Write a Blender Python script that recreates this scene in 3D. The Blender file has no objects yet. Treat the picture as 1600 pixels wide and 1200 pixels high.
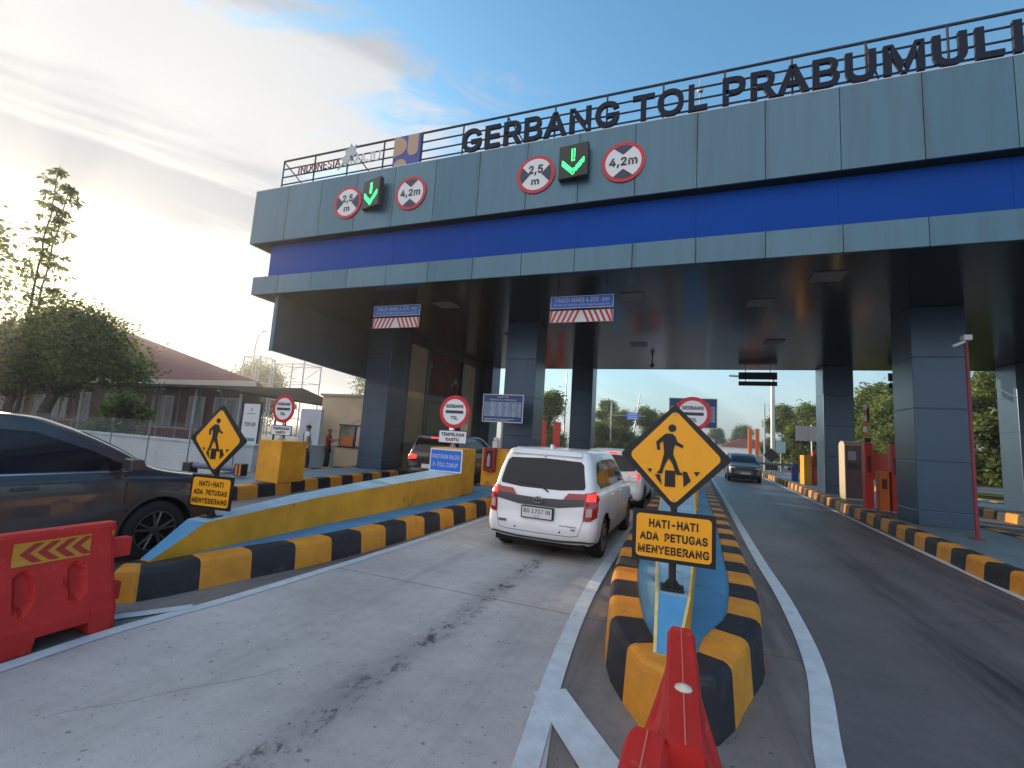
import bpy, bmesh, math, random
import numpy as np
from mathutils import Vector, Matrix, Euler
from mathutils.bvhtree import BVHTree
from mathutils.geometry import delaunay_2d_cdt
R = math.radians
random.seed(7); rng = np.random.default_rng(7)
S = bpy.context.scene
COL = S.collection

# ------------------------------------------------------------------ camera
F_PX, YAW, PITCH, ROLL = 701.5, 0.3606, 0.1190, 0.0631
H_CAM = 1.7
cam = bpy.data.objects.new('camera', bpy.data.cameras.new('camera')); COL.objects.link(cam)
cam.data.sensor_width = 36.0; cam.data.lens = F_PX / 1600 * 36
cam.data.clip_start = 0.05; cam.data.clip_end = 3000
_f = Vector((-math.sin(YAW)*math.cos(PITCH), math.cos(YAW)*math.cos(PITCH), math.sin(PITCH)))
_r0 = Vector((math.cos(YAW), math.sin(YAW), 0)); _u0 = _r0.cross(_f)
_r = _r0*math.cos(ROLL) + _u0*math.sin(ROLL); _u = -_r0*math.sin(ROLL) + _u0*math.cos(ROLL)
M = Matrix(((_r.x, _u.x, -_f.x, 0), (_r.y, _u.y, -_f.y, 0), (_r.z, _u.z, -_f.z, H_CAM), (0, 0, 0, 1)))
cam.matrix_world = M
S.camera = cam

# ------------------------------------------------------------------ sky and sun
SUN_AZ, SUN_EL = 68.6, 10.5            # azimuth from +Y towards -X
sd = Vector((-math.sin(R(SUN_AZ))*math.cos(R(SUN_EL)), math.cos(R(SUN_AZ))*math.cos(R(SUN_EL)), math.sin(R(SUN_EL))))
W = bpy.data.worlds.new('World'); S.world = W; W.use_nodes = True
nt = W.node_tree; N = nt.nodes; Lk = nt.links; N.clear()
def nd(t, **k):
    n = N.new(t)
    for a, b in k.items():
        if a == 'op': n.operation = b
        elif a.startswith('i'): n.inputs[int(a[1:])].default_value = b
        else: setattr(n, a, b)
    return n
out = nd('ShaderNodeOutputWorld'); bg = nd('ShaderNodeBackground')
sky = nd('ShaderNodeTexSky'); sky.sky_type = 'NISHITA'; sky.sun_disc = False
sky.sun_elevation = R(SUN_EL); sky.sun_rotation = R(-SUN_AZ); sky.dust_density = 1.2; sky.ozone_density = 1.6; sky.air_density = 1.0
SKY_STR = 0.15
tc = nd('ShaderNodeTexCoord'); sep = nd('ShaderNodeSeparateXYZ'); Lk.new(tc.outputs['Generated'], sep.inputs[0])
def mth(op, a, b=None, c=None, clamp=False):
    n = N.new('ShaderNodeMath'); n.operation = op; n.use_clamp = clamp
    for i, v in enumerate((a, b, c)):
        if v is None: continue
        if isinstance(v, (int, float)): n.inputs[i].default_value = v
        else: Lk.new(v, n.inputs[i])
    return n.outputs[0]
X_, Y_, Z_ = sep.outputs[0], sep.outputs[1], sep.outputs[2]
zz = mth('ADD', mth('MAXIMUM', Z_, 0.0), 0.22)
px = mth('DIVIDE', X_, zz); py = mth('DIVIDE', Y_, zz)
# streaks run roughly radially from the sun side: rotate and stretch
def cloud(ang, sx, sy, scale, det, rough, dist, off):
    ca, sa = math.cos(R(ang)), math.sin(R(ang))
    u = mth('ADD', mth('MULTIPLY', px, ca*sx), mth('MULTIPLY', py, sa*sx))
    v = mth('ADD', mth('MULTIPLY', px, -sa*sy), mth('MULTIPLY', py, ca*sy))
    cb = nd('ShaderNodeCombineXYZ'); Lk.new(u, cb.inputs[0]); Lk.new(v, cb.inputs[1]); cb.inputs[2].default_value = off
    t = nd('ShaderNodeTexNoise'); Lk.new(cb.outputs[0], t.inputs['Vector'])
    t.inputs['Scale'].default_value = scale; t.inputs['Detail'].default_value = det
    t.inputs['Roughness'].default_value = rough; t.inputs['Distortion'].default_value = dist
    return t.outputs['Fac']
c1 = cloud(35, 0.55, 1.25, 1.15, 9, 0.60, 0.6, 3.7)
c2 = cloud(28, 0.9, 2.4, 3.0, 10, 0.68, 1.2, 9.1)
dot = mth('ADD', mth('ADD', mth('MULTIPLY', X_, sd.x), mth('MULTIPLY', Y_, sd.y)), mth('MULTIPLY', Z_, sd.z))
# more cloud towards the sun, clear blue on the far side
back = mth('MULTIPLY', mth('MAXIMUM', mth('ADD', mth('MULTIPLY', Y_, -1.0), -.02), 0.0, clamp=True), 2.2)   # unseen bright cloud added behind the camera to light ground and facade
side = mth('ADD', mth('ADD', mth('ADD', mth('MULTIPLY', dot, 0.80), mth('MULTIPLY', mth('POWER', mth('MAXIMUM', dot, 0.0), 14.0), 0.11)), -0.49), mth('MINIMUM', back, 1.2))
cov = mth('ADD', mth('ADD', mth('MULTIPLY', c1, 0.54), mth('MULTIPLY', c2, 0.48)), side)
mask = nd('ShaderNodeMapRange'); mask.interpolation_type = 'SMOOTHSTEP'; Lk.new(cov, mask.inputs[0])
mask.inputs[1].default_value = 0.595; mask.inputs[2].default_value = 0.745
# a thin pale veil near the horizon
veil = mth('MULTIPLY', mth('POWER', mth('SUBTRACT', 1.0, mth('MAXIMUM', Z_, 0.0), clamp=True), 4.0), 0.95)
mk = mth('MAXIMUM', mask.outputs[0], veil, clamp=True)
# grey cloud bands low on the sun side
c3 = cloud(62, 0.35, 1.5, 1.5, 7, 0.55, 0.5, 12.7)
thick = nd('ShaderNodeMapRange'); thick.interpolation_type = 'SMOOTHSTEP'; Lk.new(c3, thick.inputs[0])
thick.inputs[1].default_value = 0.45; thick.inputs[2].default_value = 0.58
near = mth('POWER', mth('MAXIMUM', dot, 0.0), 5.0); glow = mth('POWER', mth('MAXIMUM', dot, 0.0), 220.0)
ccol = nd('ShaderNodeMix', data_type='RGBA'); ccol.inputs[6].default_value = (2.35, 2.45, 2.65, 1); ccol.inputs[7].default_value = (3.2, 3.15, 3.02, 1)
Lk.new(near, ccol.inputs[0])
cdk = nd('ShaderNodeMix', data_type='RGBA'); Lk.new(ccol.outputs[2], cdk.inputs[6]); cdk.inputs[7].default_value = (1.7, 1.82, 2.0, 1)
Lk.new(mth('MULTIPLY', thick.outputs[0], 0.8), cdk.inputs[0])
gl = nd('ShaderNodeMix', data_type='RGBA'); gl.blend_type = 'ADD'; Lk.new(glow, gl.inputs[0]); gl.inputs[0].default_value = 1
Lk.new(cdk.outputs[2], gl.inputs[6]); gl.inputs[7].default_value = (14, 10, 5, 1); Lk.new(glow, gl.inputs[0])
skb = nd('ShaderNodeMix', data_type='RGBA'); skb.blend_type = 'MULTIPLY'; skb.inputs[0].default_value = 1
Lk.new(sky.outputs[0], skb.inputs[6]); skb.inputs[7].default_value = (0.70, 1.10, 1.22, 1)
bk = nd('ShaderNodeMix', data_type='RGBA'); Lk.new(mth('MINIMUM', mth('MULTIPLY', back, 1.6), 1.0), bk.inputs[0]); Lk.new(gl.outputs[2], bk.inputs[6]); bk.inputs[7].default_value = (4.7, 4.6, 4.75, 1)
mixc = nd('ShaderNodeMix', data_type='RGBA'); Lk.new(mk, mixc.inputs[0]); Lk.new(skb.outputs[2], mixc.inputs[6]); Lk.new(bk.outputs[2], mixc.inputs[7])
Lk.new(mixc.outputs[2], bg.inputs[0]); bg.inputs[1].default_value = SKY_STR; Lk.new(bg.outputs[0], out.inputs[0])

sun = bpy.data.objects.new('sun', bpy.data.lights.new('sun', 'SUN')); COL.objects.link(sun)
sun.data.energy = 3.6; sun.data.angle = R(0.5); sun.data.color = (1.0, 0.80, 0.55)
sun.rotation_euler = sd.to_track_quat('Z', 'Y').to_euler()
S.view_settings.view_transform = 'Standard'; S.view_settings.look = 'None'; S.view_settings.gamma = 1; S.view_settings.use_curve_mapping = False
S.view_settings.exposure = 1.0

# ------------------------------------------------------------------ materials
MATS = {}
def mat(name, col, rough=0.6, metal=0.0, var=0.0, vscale=3.0, bump=0.0, bscale=40.0, dirt=None, emit=None, coat=0.0, spec=None, stretch=None):
    if name in MATS: return MATS[name]
    m = bpy.data.materials.new(name); m.use_nodes = True; t = m.node_tree; b = t.nodes['Principled BSDF']
    b.inputs['Base Color'].default_value = (*col, 1); b.inputs['Roughness'].default_value = rough; b.inputs['Metallic'].default_value = metal
    if coat: b.inputs['Coat Weight'].default_value = coat; b.inputs['Coat Roughness'].default_value = 0.04
    if spec is not None: b.inputs['Specular IOR Level'].default_value = spec
    if emit: b.inputs['Emission Color'].default_value = (*emit[:3], 1); b.inputs['Emission Strength'].default_value = emit[3]
    if var or bump or dirt:
        tcn = t.nodes.new('ShaderNodeTexCoord'); mp = t.nodes.new('ShaderNodeMapping'); t.links.new(tcn.outputs['Object'], mp.inputs[0])
        if stretch: mp.inputs['Scale'].default_value = stretch
        vec = mp.outputs[0]
    if var or dirt:
        n = t.nodes.new('ShaderNodeTexNoise'); n.inputs['Scale'].default_value = vscale; n.inputs['Detail'].default_value = 8; n.inputs['Roughness'].default_value = 0.65
        t.links.new(vec, n.inputs['Vector'])
        rp = t.nodes.new('ShaderNodeValToRGB'); t.links.new(n.outputs['Fac'], rp.inputs[0])
        e = rp.color_ramp.elements; e[0].position = 0.3; e[1].position = 0.72
        lo = tuple(max(0, c*(1-var)) for c in col); hi = tuple(min(1, c*(1+var)) for c in col)
        e[0].color = (*lo, 1); e[1].color = (*hi, 1)
        src = rp.outputs[0]
        if dirt:
            n2 = t.nodes.new('ShaderNodeTexNoise'); n2.inputs['Scale'].default_value = dirt[3]; n2.inputs['Detail'].default_value = 10; n2.inputs['Roughness'].default_value = 0.72
            t.links.new(vec, n2.inputs['Vector'])
            r2 = t.nodes.new('ShaderNodeMapRange'); r2.inputs[1].default_value = dirt[4]; r2.inputs[2].default_value = dirt[4]+0.1; t.links.new(n2.outputs['Fac'], r2.inputs[0])
            mx = t.nodes.new('ShaderNodeMix'); mx.data_type = 'RGBA'; t.links.new(r2.outputs[0], mx.inputs[0]); t.links.new(src, mx.inputs[6]); mx.inputs[7].default_value = (*dirt[:3], 1)
            src = mx.outputs[2]
        t.links.new(src, b.inputs['Base Color'])
    if bump:
        nb = t.nodes.new('ShaderNodeTexNoise'); nb.inputs['Scale'].default_value = bscale; nb.inputs['Detail'].default_value = 6
        t.links.new(vec, nb.inputs['Vector']); bp = t.nodes.new('ShaderNodeBump'); bp.inputs['Strength'].default_value = bump; bp.inputs['Distance'].default_value = 0.01
        t.links.new(nb.outputs['Fac'], bp.inputs['Height']); t.links.new(bp.outputs[0], b.inputs['Normal'])
    MATS[name] = m; return m

class MB:
    """collects faces for one mesh; faces carry a material slot"""
    def __init__(s): s.v = []; s.f = []; s.m = []
    def poly(s, pts, mi=0):
        i = len(s.v); s.v += [tuple(p) for p in pts]; s.f.append(tuple(range(i, i+len(pts)))); s.m.append(mi)
    def box(s, x0, x1, y0, y1, z0, z1, mi=0):
        i = len(s.v); s.v += [(x0,y0,z0),(x1,y0,z0),(x1,y1,z0),(x0,y1,z0),(x0,y0,z1),(x1,y0,z1),(x1,y1,z1),(x0,y1,z1)]
        for f in ((3,2,1,0),(4,5,6,7),(0,1,5,4),(1,2,6,5),(2,3,7,6),(3,0,4,7)): s.f.append(tuple(i+k for k in f)); s.m.append(mi)
        return s
    def tube(s, a, b, r, r2=None, n=10, mi=0, cap=True):
        a = Vector(a); b = Vector(b); r2 = r if r2 is None else r2; d = (b-a).normalized()
        u = d.orthogonal().normalized(); w = d.cross(u); i = len(s.v)
        for P, rr in ((a, r), (b, r2)):
            for k in range(n):
                t = 2*math.pi*k/n; s.v.append(tuple(P + u*math.cos(t)*rr + w*math.sin(t)*rr))
        for k in range(n): s.f.append((i+k, i+(k+1)%n, i+n+(k+1)%n, i+n+k)); s.m.append(mi)
        if cap: s.f.append(tuple(i+k for k in range(n))[::-1]); s.m.append(mi); s.f.append(tuple(i+n+k for k in range(n))); s.m.append(mi)
        return s
    def prism(s, pts, d0, d1, axis='y', mi=0, mi_side=None):
        """2D polygon extruded; axis y: pts are (x,z); axis x: (y,z); axis z: (x,y)"""
        mk_ = {'y': lambda p, d: (p[0], d, p[1]), 'x': lambda p, d: (d, p[0], p[1]), 'z': lambda p, d: (p[0], p[1], d)}[axis]
        i = len(s.v); n = len(pts); ms = mi if mi_side is None else mi_side
        s.v += [mk_(p, d0) for p in pts] + [mk_(p, d1) for p in pts]
        s.f.append(tuple(range(i, i+n))); s.m.append(mi); s.f.append(tuple(range(i+n, i+2*n))[::-1]); s.m.append(mi)
        for k in range(n): s.f.append((i+k, i+n+k, i+n+(k+1)%n, i+(k+1)%n)); s.m.append(ms)
        return s
    def lathe(s, prof, c=(0,0,0), axis='x', n=28, mi=0):
        i = len(s.v); m = len(prof)
        for k in range(n):
            t = 2*math.pi*k/n
            for (r, h) in prof:
                a, b = r*math.cos(t), r*math.sin(t)
                p = {'x': (h, a, b), 'y': (a, h, b), 'z': (a, b, h)}[axis]; s.v.append((p[0]+c[0], p[1]+c[1], p[2]+c[2]))
        for k in range(n):
            for j in range(m-1):
                s.f.append((i+k*m+j, i+k*m+j+1, i+((k+1)%n)*m+j+1, i+((k+1)%n)*m+j)); s.m.append(mi)
        return s
    def build(s, name, mats, parent=None, smooth=False, loc=(0,0,0), rz=0, bevel=0, fixn=True, seg=2):
        me = bpy.data.meshes.new(name); me.from_pydata(s.v, [], s.f)
        if not isinstance(mats, (list, tuple)): mats = [mats]
        for m in mats: me.materials.append(m)
        me.polygons.foreach_set('material_index', s.m)
        if fixn or bevel:
            bm = bmesh.new(); bm.from_mesh(me)
            if fixn: bmesh.ops.recalc_face_normals(bm, faces=bm.faces)
            bm.to_mesh(me); bm.free()
        if smooth: me.polygons.foreach_set('use_smooth', [True]*len(me.polygons))
        o = bpy.data.objects.new(name, me); COL.objects.link(o); o.location = loc; o.rotation_euler = (0, 0, rz)
        if parent: o.parent = parent
        if bevel:
            b = o.modifiers.new('bevel', 'BEVEL'); b.width = bevel; b.segments = seg; b.limit_method = 'ANGLE'; b.angle_limit = R(40)
        return o
def tag(o, label=None, cat=None, group=None, kind=None):
    if label: o['label'] = label
    if cat: o['category'] = cat
    if group: o['group'] = group
    if kind: o['kind'] = kind
    return o
def empty(name, label, cat, loc=(0,0,0), rz=0, group=None):
    o = bpy.data.objects.new(name, None); COL.objects.link(o); o.location = loc; o.rotation_euler = (0,0,rz); o.empty_display_size = .2
    return tag(o, label, cat, group)
def copy_tree(o, parent=None):
    c = o.copy(); COL.objects.link(c); c.parent = parent
    for ch in o.children: copy_tree(ch, c)
    return c

# 2D shapes
def circ(cx, cz, r, n=40, rx=None): return [(cx+(rx or r)*math.cos(2*math.pi*k/n), cz+r*math.sin(2*math.pi*k/n)) for k in range(n)]
def rrect(x0, x1, z0, z1, r, n=5):
    p = []
    for cx, cz, a in ((x1-r, z0+r, -90), (x1-r, z1-r, 0), (x0+r, z1-r, 90), (x0+r, z0+r, 180)):
        p += [(cx+r*math.cos(R(a+90*k/n)), cz+r*math.sin(R(a+90*k/n))) for k in range(n+1)]
    return p
def rdiamond(c, h, r, w=None):
    """diamond of half width w, half height h with rounded corners"""
    w = w or h; p = []
    base = rrect(-1, 1, -1, 1, r/h)
    return [((x-z)*w/2*1.0, (x+z)*h/2+c) for x, z in base]

# letter outlines as plain coordinates: advance, then closed outlines x, y, x, y ...
FONT_REGULAR = {",":[76,[15,-48,27,28,55,28,34,-48]],
"-":[182,[135,98,135,75,46,75,46,98]],
".":[76,[38,-2,31,0,25,4,21,9,20,16,21,23,25,29,31,33,38,35,45,33,51,29,55,23,56,16,55,9,51,4,45,0]],
"0":[182,[91,-3,70,0,52,10,38,25,28,45,21,71,19,102,21,132,28,158,38,179,52,194,70,203,91,206,112,203,129,194,143,179,154,158,160,132,162,102,160,71,154,45,143,25,129,10,112,0],[91,20,104,22,116,29,125,41,132,57,136,78,138,102,136,126,132,146,125,162,116,174,104,181,91,184,77,181,65,174,56,162,49,146,45,126,44,102,45,78,49,57,56,41,65,29,77,22]],
"1":[182,[31,0,31,22,156,22,156,0],[110,203,110,0,85,0,85,179,84,179,34,143,34,171,79,203]],
"2":[182,[26,0,26,19,94,91,104,103,113,113,120,122,124,131,127,139,128,149,127,159,123,167,117,174,109,180,100,183,89,184,78,183,69,179,61,173,56,165,52,156,51,145,26,145,28,162,34,177,44,189,57,198,73,204,90,206,107,204,122,199,135,190,144,178,150,164,152,149,151,138,148,127,143,116,134,103,122,89,107,72,61,24,61,23,156,23,156,0]],
"3":[182,[87,-3,69,-1,53,4,39,12,28,23,21,37,17,53,44,53,46,43,51,35,57,28,66,24,76,21,87,20,99,21,110,24,119,30,126,37,130,47,132,58,130,69,126,78,120,87,110,93,97,98,80,99,63,99,63,120,115,179,115,181,28,181,28,203,149,203,149,184,85,111,85,116,105,115,123,110,138,101,148,89,155,74,157,58,155,41,148,26,137,14,123,5,107,-1]],
"4":[182,[16,42,16,63,99,203,124,203,43,66,43,65,165,65,165,42],[113,0,113,127,137,127,137,0]],
"5":[182,[88,-3,71,-1,56,4,43,13,33,24,27,37,24,52,49,52,51,43,55,36,61,29,69,24,78,21,88,20,100,21,110,26,119,33,126,42,130,53,131,65,130,77,125,88,119,98,110,105,99,109,87,111,77,110,67,107,58,103,51,98,27,101,38,203,147,203,147,181,60,181,54,121,62,126,71,130,81,133,92,133,105,132,118,128,129,122,138,114,146,104,152,92,155,79,156,65,154,47,148,30,137,17,123,6,107,-1]],
"7":[182,[39,0,129,179,129,181,25,181,25,203,156,203,156,179,66,0]],
"9":[182,[90,206,108,204,124,198,137,187,147,174,153,157,156,139,154,124,149,108,140,90,126,67,80,0,52,0,121,99,123,99,120,93,115,88,109,84,103,81,95,79,87,78,70,80,55,86,42,95,33,108,27,123,25,141,28,159,34,175,44,188,57,198,73,204],[90,184,79,183,70,178,61,172,55,163,51,152,50,141,51,129,55,118,61,109,70,103,79,99,90,97,102,99,111,103,120,109,126,118,130,128,131,140,130,152,126,163,120,172,112,178,102,183]],
"A":[192,[7,0,81,203,110,203,185,0,158,0,115,121,111,134,106,149,100,168,93,191,98,191,85,148,76,121,34,0],[44,57,44,79,148,79,148,57]],
"B":[183,[24,0,24,203,96,203,116,202,132,196,144,188,152,177,158,164,159,150,158,138,155,128,149,120,143,114,135,110,126,107,126,105,136,103,145,98,154,91,161,81,166,69,167,54,165,40,160,27,151,16,138,7,120,2,99,0],[50,23,98,23,118,25,132,32,140,42,142,55,141,65,137,74,131,81,122,87,112,91,99,92,50,92],[50,114,95,114,106,115,115,118,123,124,129,131,133,139,134,149,132,161,125,172,113,178,96,181,50,181]],
"C":[205,[107,-3,82,0,60,10,42,25,28,46,19,72,16,102,19,132,28,157,42,178,60,193,82,203,107,206,122,205,136,202,149,196,161,188,171,179,179,167,185,154,189,139,163,139,160,149,156,158,150,165,143,171,135,176,126,180,117,182,107,182,89,180,73,173,60,161,50,146,44,126,41,102,44,78,50,58,60,42,74,31,89,24,107,21,117,22,126,24,135,27,143,32,150,38,156,46,160,54,163,64,189,64,185,49,179,36,171,25,161,15,149,7,136,2,122,-2]],
"D":[201,[88,0,38,0,38,23,86,23,109,25,127,32,141,44,152,60,158,79,160,102,158,125,152,144,142,160,128,171,110,178,88,181,37,181,37,203,90,203,118,200,141,191,160,177,173,156,182,131,185,102,182,73,173,47,159,27,140,12,116,3],[50,203,50,0,24,0,24,203]],
"E":[168,[24,0,24,203,149,203,149,181,50,181,50,114,142,114,142,91,50,91,50,23,150,23,150,0]],
"F":[164,[24,0,24,203,148,203,148,181,50,181,50,111,138,111,138,88,50,88,50,0]],
"G":[209,[107,-3,82,0,60,10,41,25,28,46,19,72,16,102,19,132,28,157,41,178,60,193,81,203,106,206,122,205,136,201,149,196,161,188,171,178,180,167,185,157,158,149,154,158,149,165,142,171,135,176,117,182,106,182,89,180,73,173,60,161,50,146,44,126,41,102,44,78,50,58,60,42,74,31,90,24,107,21,124,23,138,28,150,37,158,49,164,64,166,81,174,76,108,76,108,99,191,99,191,76,188,57,180,36,167,20,151,8,130,0]],
"H":[207,[24,0,24,203,50,203,50,116,157,116,157,203,183,203,183,0,157,0,157,93,50,93,50,0]],
"I":[102,[38,0,64,0,64,203,38,203]],
"J":[159,[74,-3,50,1,30,13,17,32,13,58,13,69,39,69,39,58,41,42,49,30,60,22,74,20,88,22,99,30,106,42,109,58,109,203,135,203,135,58,130,32,118,13,98,1]],
"K":[187,[42,58,42,86,49,96,56,104,63,113,70,121,77,130,85,138,145,203,179,203,92,110,91,110],[24,0,24,203,50,203,50,0],[149,0,75,104,91,124,179,0]],
"L":[158,[24,0,24,203,50,203,50,23,144,23,144,0]],
"M":[252,[24,0,24,203,61,203,111,75,117,57,120,49,122,41,125,34,127,26,129,20,123,20,127,33,130,41,134,56,137,63,139,70,141,75,191,203,227,203,227,0,202,0,202,165,203,174,203,183,205,183,202,173,199,164,196,154,193,145,187,129,184,122,182,116,137,0,114,0,68,116,58,144,55,153,52,163,48,173,45,183,48,183,48,140,49,131,49,0]],
"N":[210,[24,0,24,203,54,203,137,73,141,67,145,60,150,52,155,43,160,33,166,22,162,21,160,43,160,203,185,203,185,0,155,0,81,116,59,152,52,165,43,181,48,181,48,167,49,153,49,141,50,131,50,0]],
"O":[214,[107,-3,82,0,60,10,42,25,28,46,19,72,16,102,19,132,28,157,42,178,60,193,82,203,107,206,132,203,153,193,172,178,186,157,194,132,197,102,194,72,186,46,172,25,153,10,132,0],[107,21,124,23,140,30,153,42,163,58,170,78,172,102,170,126,163,146,153,162,140,173,124,180,107,182,89,180,74,173,60,162,50,146,44,126,41,102,44,78,50,58,60,42,74,30,89,23]],
"P":[178,[24,0,24,203,94,203,116,201,133,195,146,185,156,172,162,156,163,139,162,122,156,106,146,93,133,83,116,76,94,74,44,74,44,97,93,97,107,98,119,102,127,109,133,117,137,128,138,139,137,150,133,161,127,169,119,175,107,179,93,181,50,181,50,0]],
"R":[180,[24,0,24,203,94,203,116,201,133,195,147,186,156,173,162,158,164,141,162,124,156,109,147,96,133,87,116,81,94,79,39,79,39,102,93,102,108,103,119,107,128,112,133,120,137,130,138,141,137,152,133,162,128,170,119,176,108,180,93,181,50,181,50,0],[141,0,92,92,121,92,171,0]],
"S":[179,[89,-4,69,-2,51,4,36,12,26,24,18,38,15,55,42,55,44,44,49,35,57,28,67,23,78,21,89,20,103,21,114,24,124,29,132,37,137,46,138,56,137,65,133,72,126,77,118,82,109,86,73,96,51,104,34,116,24,130,21,149,23,165,30,179,41,191,55,199,72,204,91,206,110,204,126,199,140,191,151,179,158,166,160,151,135,151,131,165,121,175,107,181,90,183,78,182,67,179,58,174,51,167,47,159,46,150,48,141,52,133,59,128,68,123,77,120,85,117,106,112,115,109,125,105,134,101,143,95,151,88,158,79,162,68,163,55,161,40,155,25,144,13,129,4,111,-2]],
"T":[180,[13,181,13,203,167,203,167,181,103,181,103,0,77,0,77,181]],
"U":[207,[104,-3,81,-1,62,6,46,17,34,32,26,49,24,69,24,203,50,203,50,71,51,57,56,45,64,35,75,27,88,22,104,21,119,22,132,27,143,35,151,45,155,57,157,71,157,203,183,203,183,69,180,49,173,32,161,17,145,6,126,-1]],
"Y":[189,[81,0,81,83,7,203,36,203,77,138,83,127,89,117,94,106,100,92,89,92,95,106,100,117,106,127,112,138,152,203,182,203,107,83,107,0]],
"a":[156,[64,-3,50,-2,38,2,27,9,19,18,14,29,12,43,13,55,17,64,23,72,31,77,40,81,50,84,71,88,84,90,101,92,106,94,109,97,109,111,107,119,102,124,96,129,88,131,78,132,68,131,60,129,53,125,47,120,43,115,40,110,16,116,23,129,31,138,42,145,53,150,65,153,78,154,96,152,105,149,114,144,122,137,129,128,133,116,135,101,135,0,111,0,111,21,109,21,106,15,101,10,94,5,86,0,76,-2],[68,18,81,19,91,23,99,30,105,37,109,46,110,55,110,76,108,74,104,73,99,71,80,68,75,68,70,67,62,66,54,63,47,60,41,56,38,50,37,42,38,35,41,29,46,24,52,21,60,19]],
"l":[76,[56,-1,40,1,30,8,23,19,21,34,21,203,45,203,45,39,46,31,48,25,52,22,58,21,68,22,72,1,69,0,65,0,60,-1]],
"m":[244,[21,0,21,152,45,152,45,118,43,118,47,129,53,138,60,145,69,150,78,153,88,154,103,152,115,144,124,133,128,118,125,118,129,128,135,137,143,145,152,150,163,153,175,154,187,153,199,149,209,142,216,131,221,118,223,102,223,0,198,0,198,101,196,116,189,125,179,130,167,132,158,131,150,128,143,123,138,116,135,108,134,99,134,0,110,0,110,104,108,115,101,124,92,130,80,132,71,131,63,128,56,123,50,116,47,106,45,95,45,0]],
"s":[146,[73,-3,58,-2,45,1,34,7,25,15,18,25,14,38,38,43,42,32,50,24,60,20,73,18,87,20,98,25,105,32,107,41,106,48,102,54,95,59,85,62,60,68,42,74,29,83,21,95,19,110,21,122,26,133,35,141,46,148,60,152,75,154,89,153,102,149,112,143,120,136,126,126,130,116,107,111,103,119,97,126,88,131,75,133,62,131,52,127,46,120,43,111,45,103,50,97,57,93,69,89,92,84,110,77,122,69,130,57,132,43,131,30,125,19,116,10,104,3,89,-2]],
"t":[91,[82,152,82,131,3,131,3,152],[26,188,50,188,50,39,51,30,54,25,60,21,68,20,74,20,78,21,81,21,85,1,72,-2,67,-2,50,1,37,9,29,21,26,37]],
"y":[156,[19,-55,25,-34,35,-36,42,-36,47,-34,52,-30,56,-23,60,-14,65,-1,7,152,34,152,71,48,75,35,78,21,82,8,73,8,77,21,81,35,85,48,122,152,149,152,82,-23,77,-34,71,-43,64,-50,56,-54,47,-57,37,-58,31,-58]],
" ":[76]}

def grow(pts, d):
    """push a closed outline outwards by d (inwards when d is negative)"""
    n = len(pts); area = sum(pts[i-1][0]*pts[i][1]-pts[i][0]*pts[i-1][1] for i in range(n)); s_ = 1 if area > 0 else -1; res = []
    for i in range(n):
        a, b, c = Vector(pts[i-1]), Vector(pts[i]), Vector(pts[(i+1) % n]); u = (b-a).normalized(); w = (c-b).normalized()
        n1 = Vector((u.y, -u.x))*s_; n2 = Vector((w.y, -w.x))*s_; m = n1+n2; k = m.length_squared
        res.append(tuple(b+m*(d*2/max(k, .8))))
    return res
def inside(p, poly):
    c = False; n = len(poly)
    for i in range(n):
        (x0, y0), (x1, y1) = poly[i-1], poly[i]
        if (y0 > p[1]) != (y1 > p[1]) and p[0] < (x1-x0)*(p[1]-y0)/(y1-y0)+x0: c = not c
    return c
def text_data(s, bold=0.0, shear=0.0, spacing=1.0):
    """letter outlines laid out along a line and filled"""
    x = 0; V, Fc = [], []
    for ch in s:
        adv, *loops = FONT_REGULAR[ch]; i = len(V); flat_ = [[(l[j]/400+x, l[j+1]/400) for j in range(0, len(l), 2)] for l in loops]
        pts = []; kinds_ = []
        for k_, l in enumerate(flat_):
            mids_ = [((l[m_-1][0]+l[m_][0])/2, (l[m_-1][1]+l[m_][1])/2) for m_ in range(len(l))]; hole = any(all(inside(p_, o_) for p_ in l+mids_) for q_, o_ in enumerate(flat_) if q_ != k_); kinds_.append(hole)
            pts.append([Vector((*q, 0)) for q in grow(l, -bold*.7 if hole else bold)])
        if pts:
            V += [(p.x, p.y) for l in pts for p in l]
            loops_ = [[(p.x, p.y) for p in l] for l in pts]; base = i; j = 0; ed = []
            for l in pts: n = len(l); ed += [(j+k, j+(k+1) % n) for k in range(n)]; j += n
            vv, _e, ff, _a, _b, _c = delaunay_2d_cdt([Vector(q) for q in V[i:]], ed, [], 0, 1e-6)
            V = V[:i]+[(q.x, q.y) for q in vv]
            for t in ff:
                cx_ = sum(vv[q].x for q in t)/3; cy_ = sum(vv[q].y for q in t)/3
                if any(inside((cx_, cy_), l) for l, h_ in zip(loops_, kinds_) if not h_) and not any(inside((cx_, cy_), l) for l, h_ in zip(loops_, kinds_) if h_):
                    a, b, c = (vv[q] for q in t); ccw = (b[0]-a[0])*(c[1]-a[1])-(b[1]-a[1])*(c[0]-a[0]) > 0
                    Fc.append(tuple(q+i for q in (t if ccw else t[::-1])))
        x += (adv/400+bold*1.1)*spacing
    return np.array(V), Fc
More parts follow.
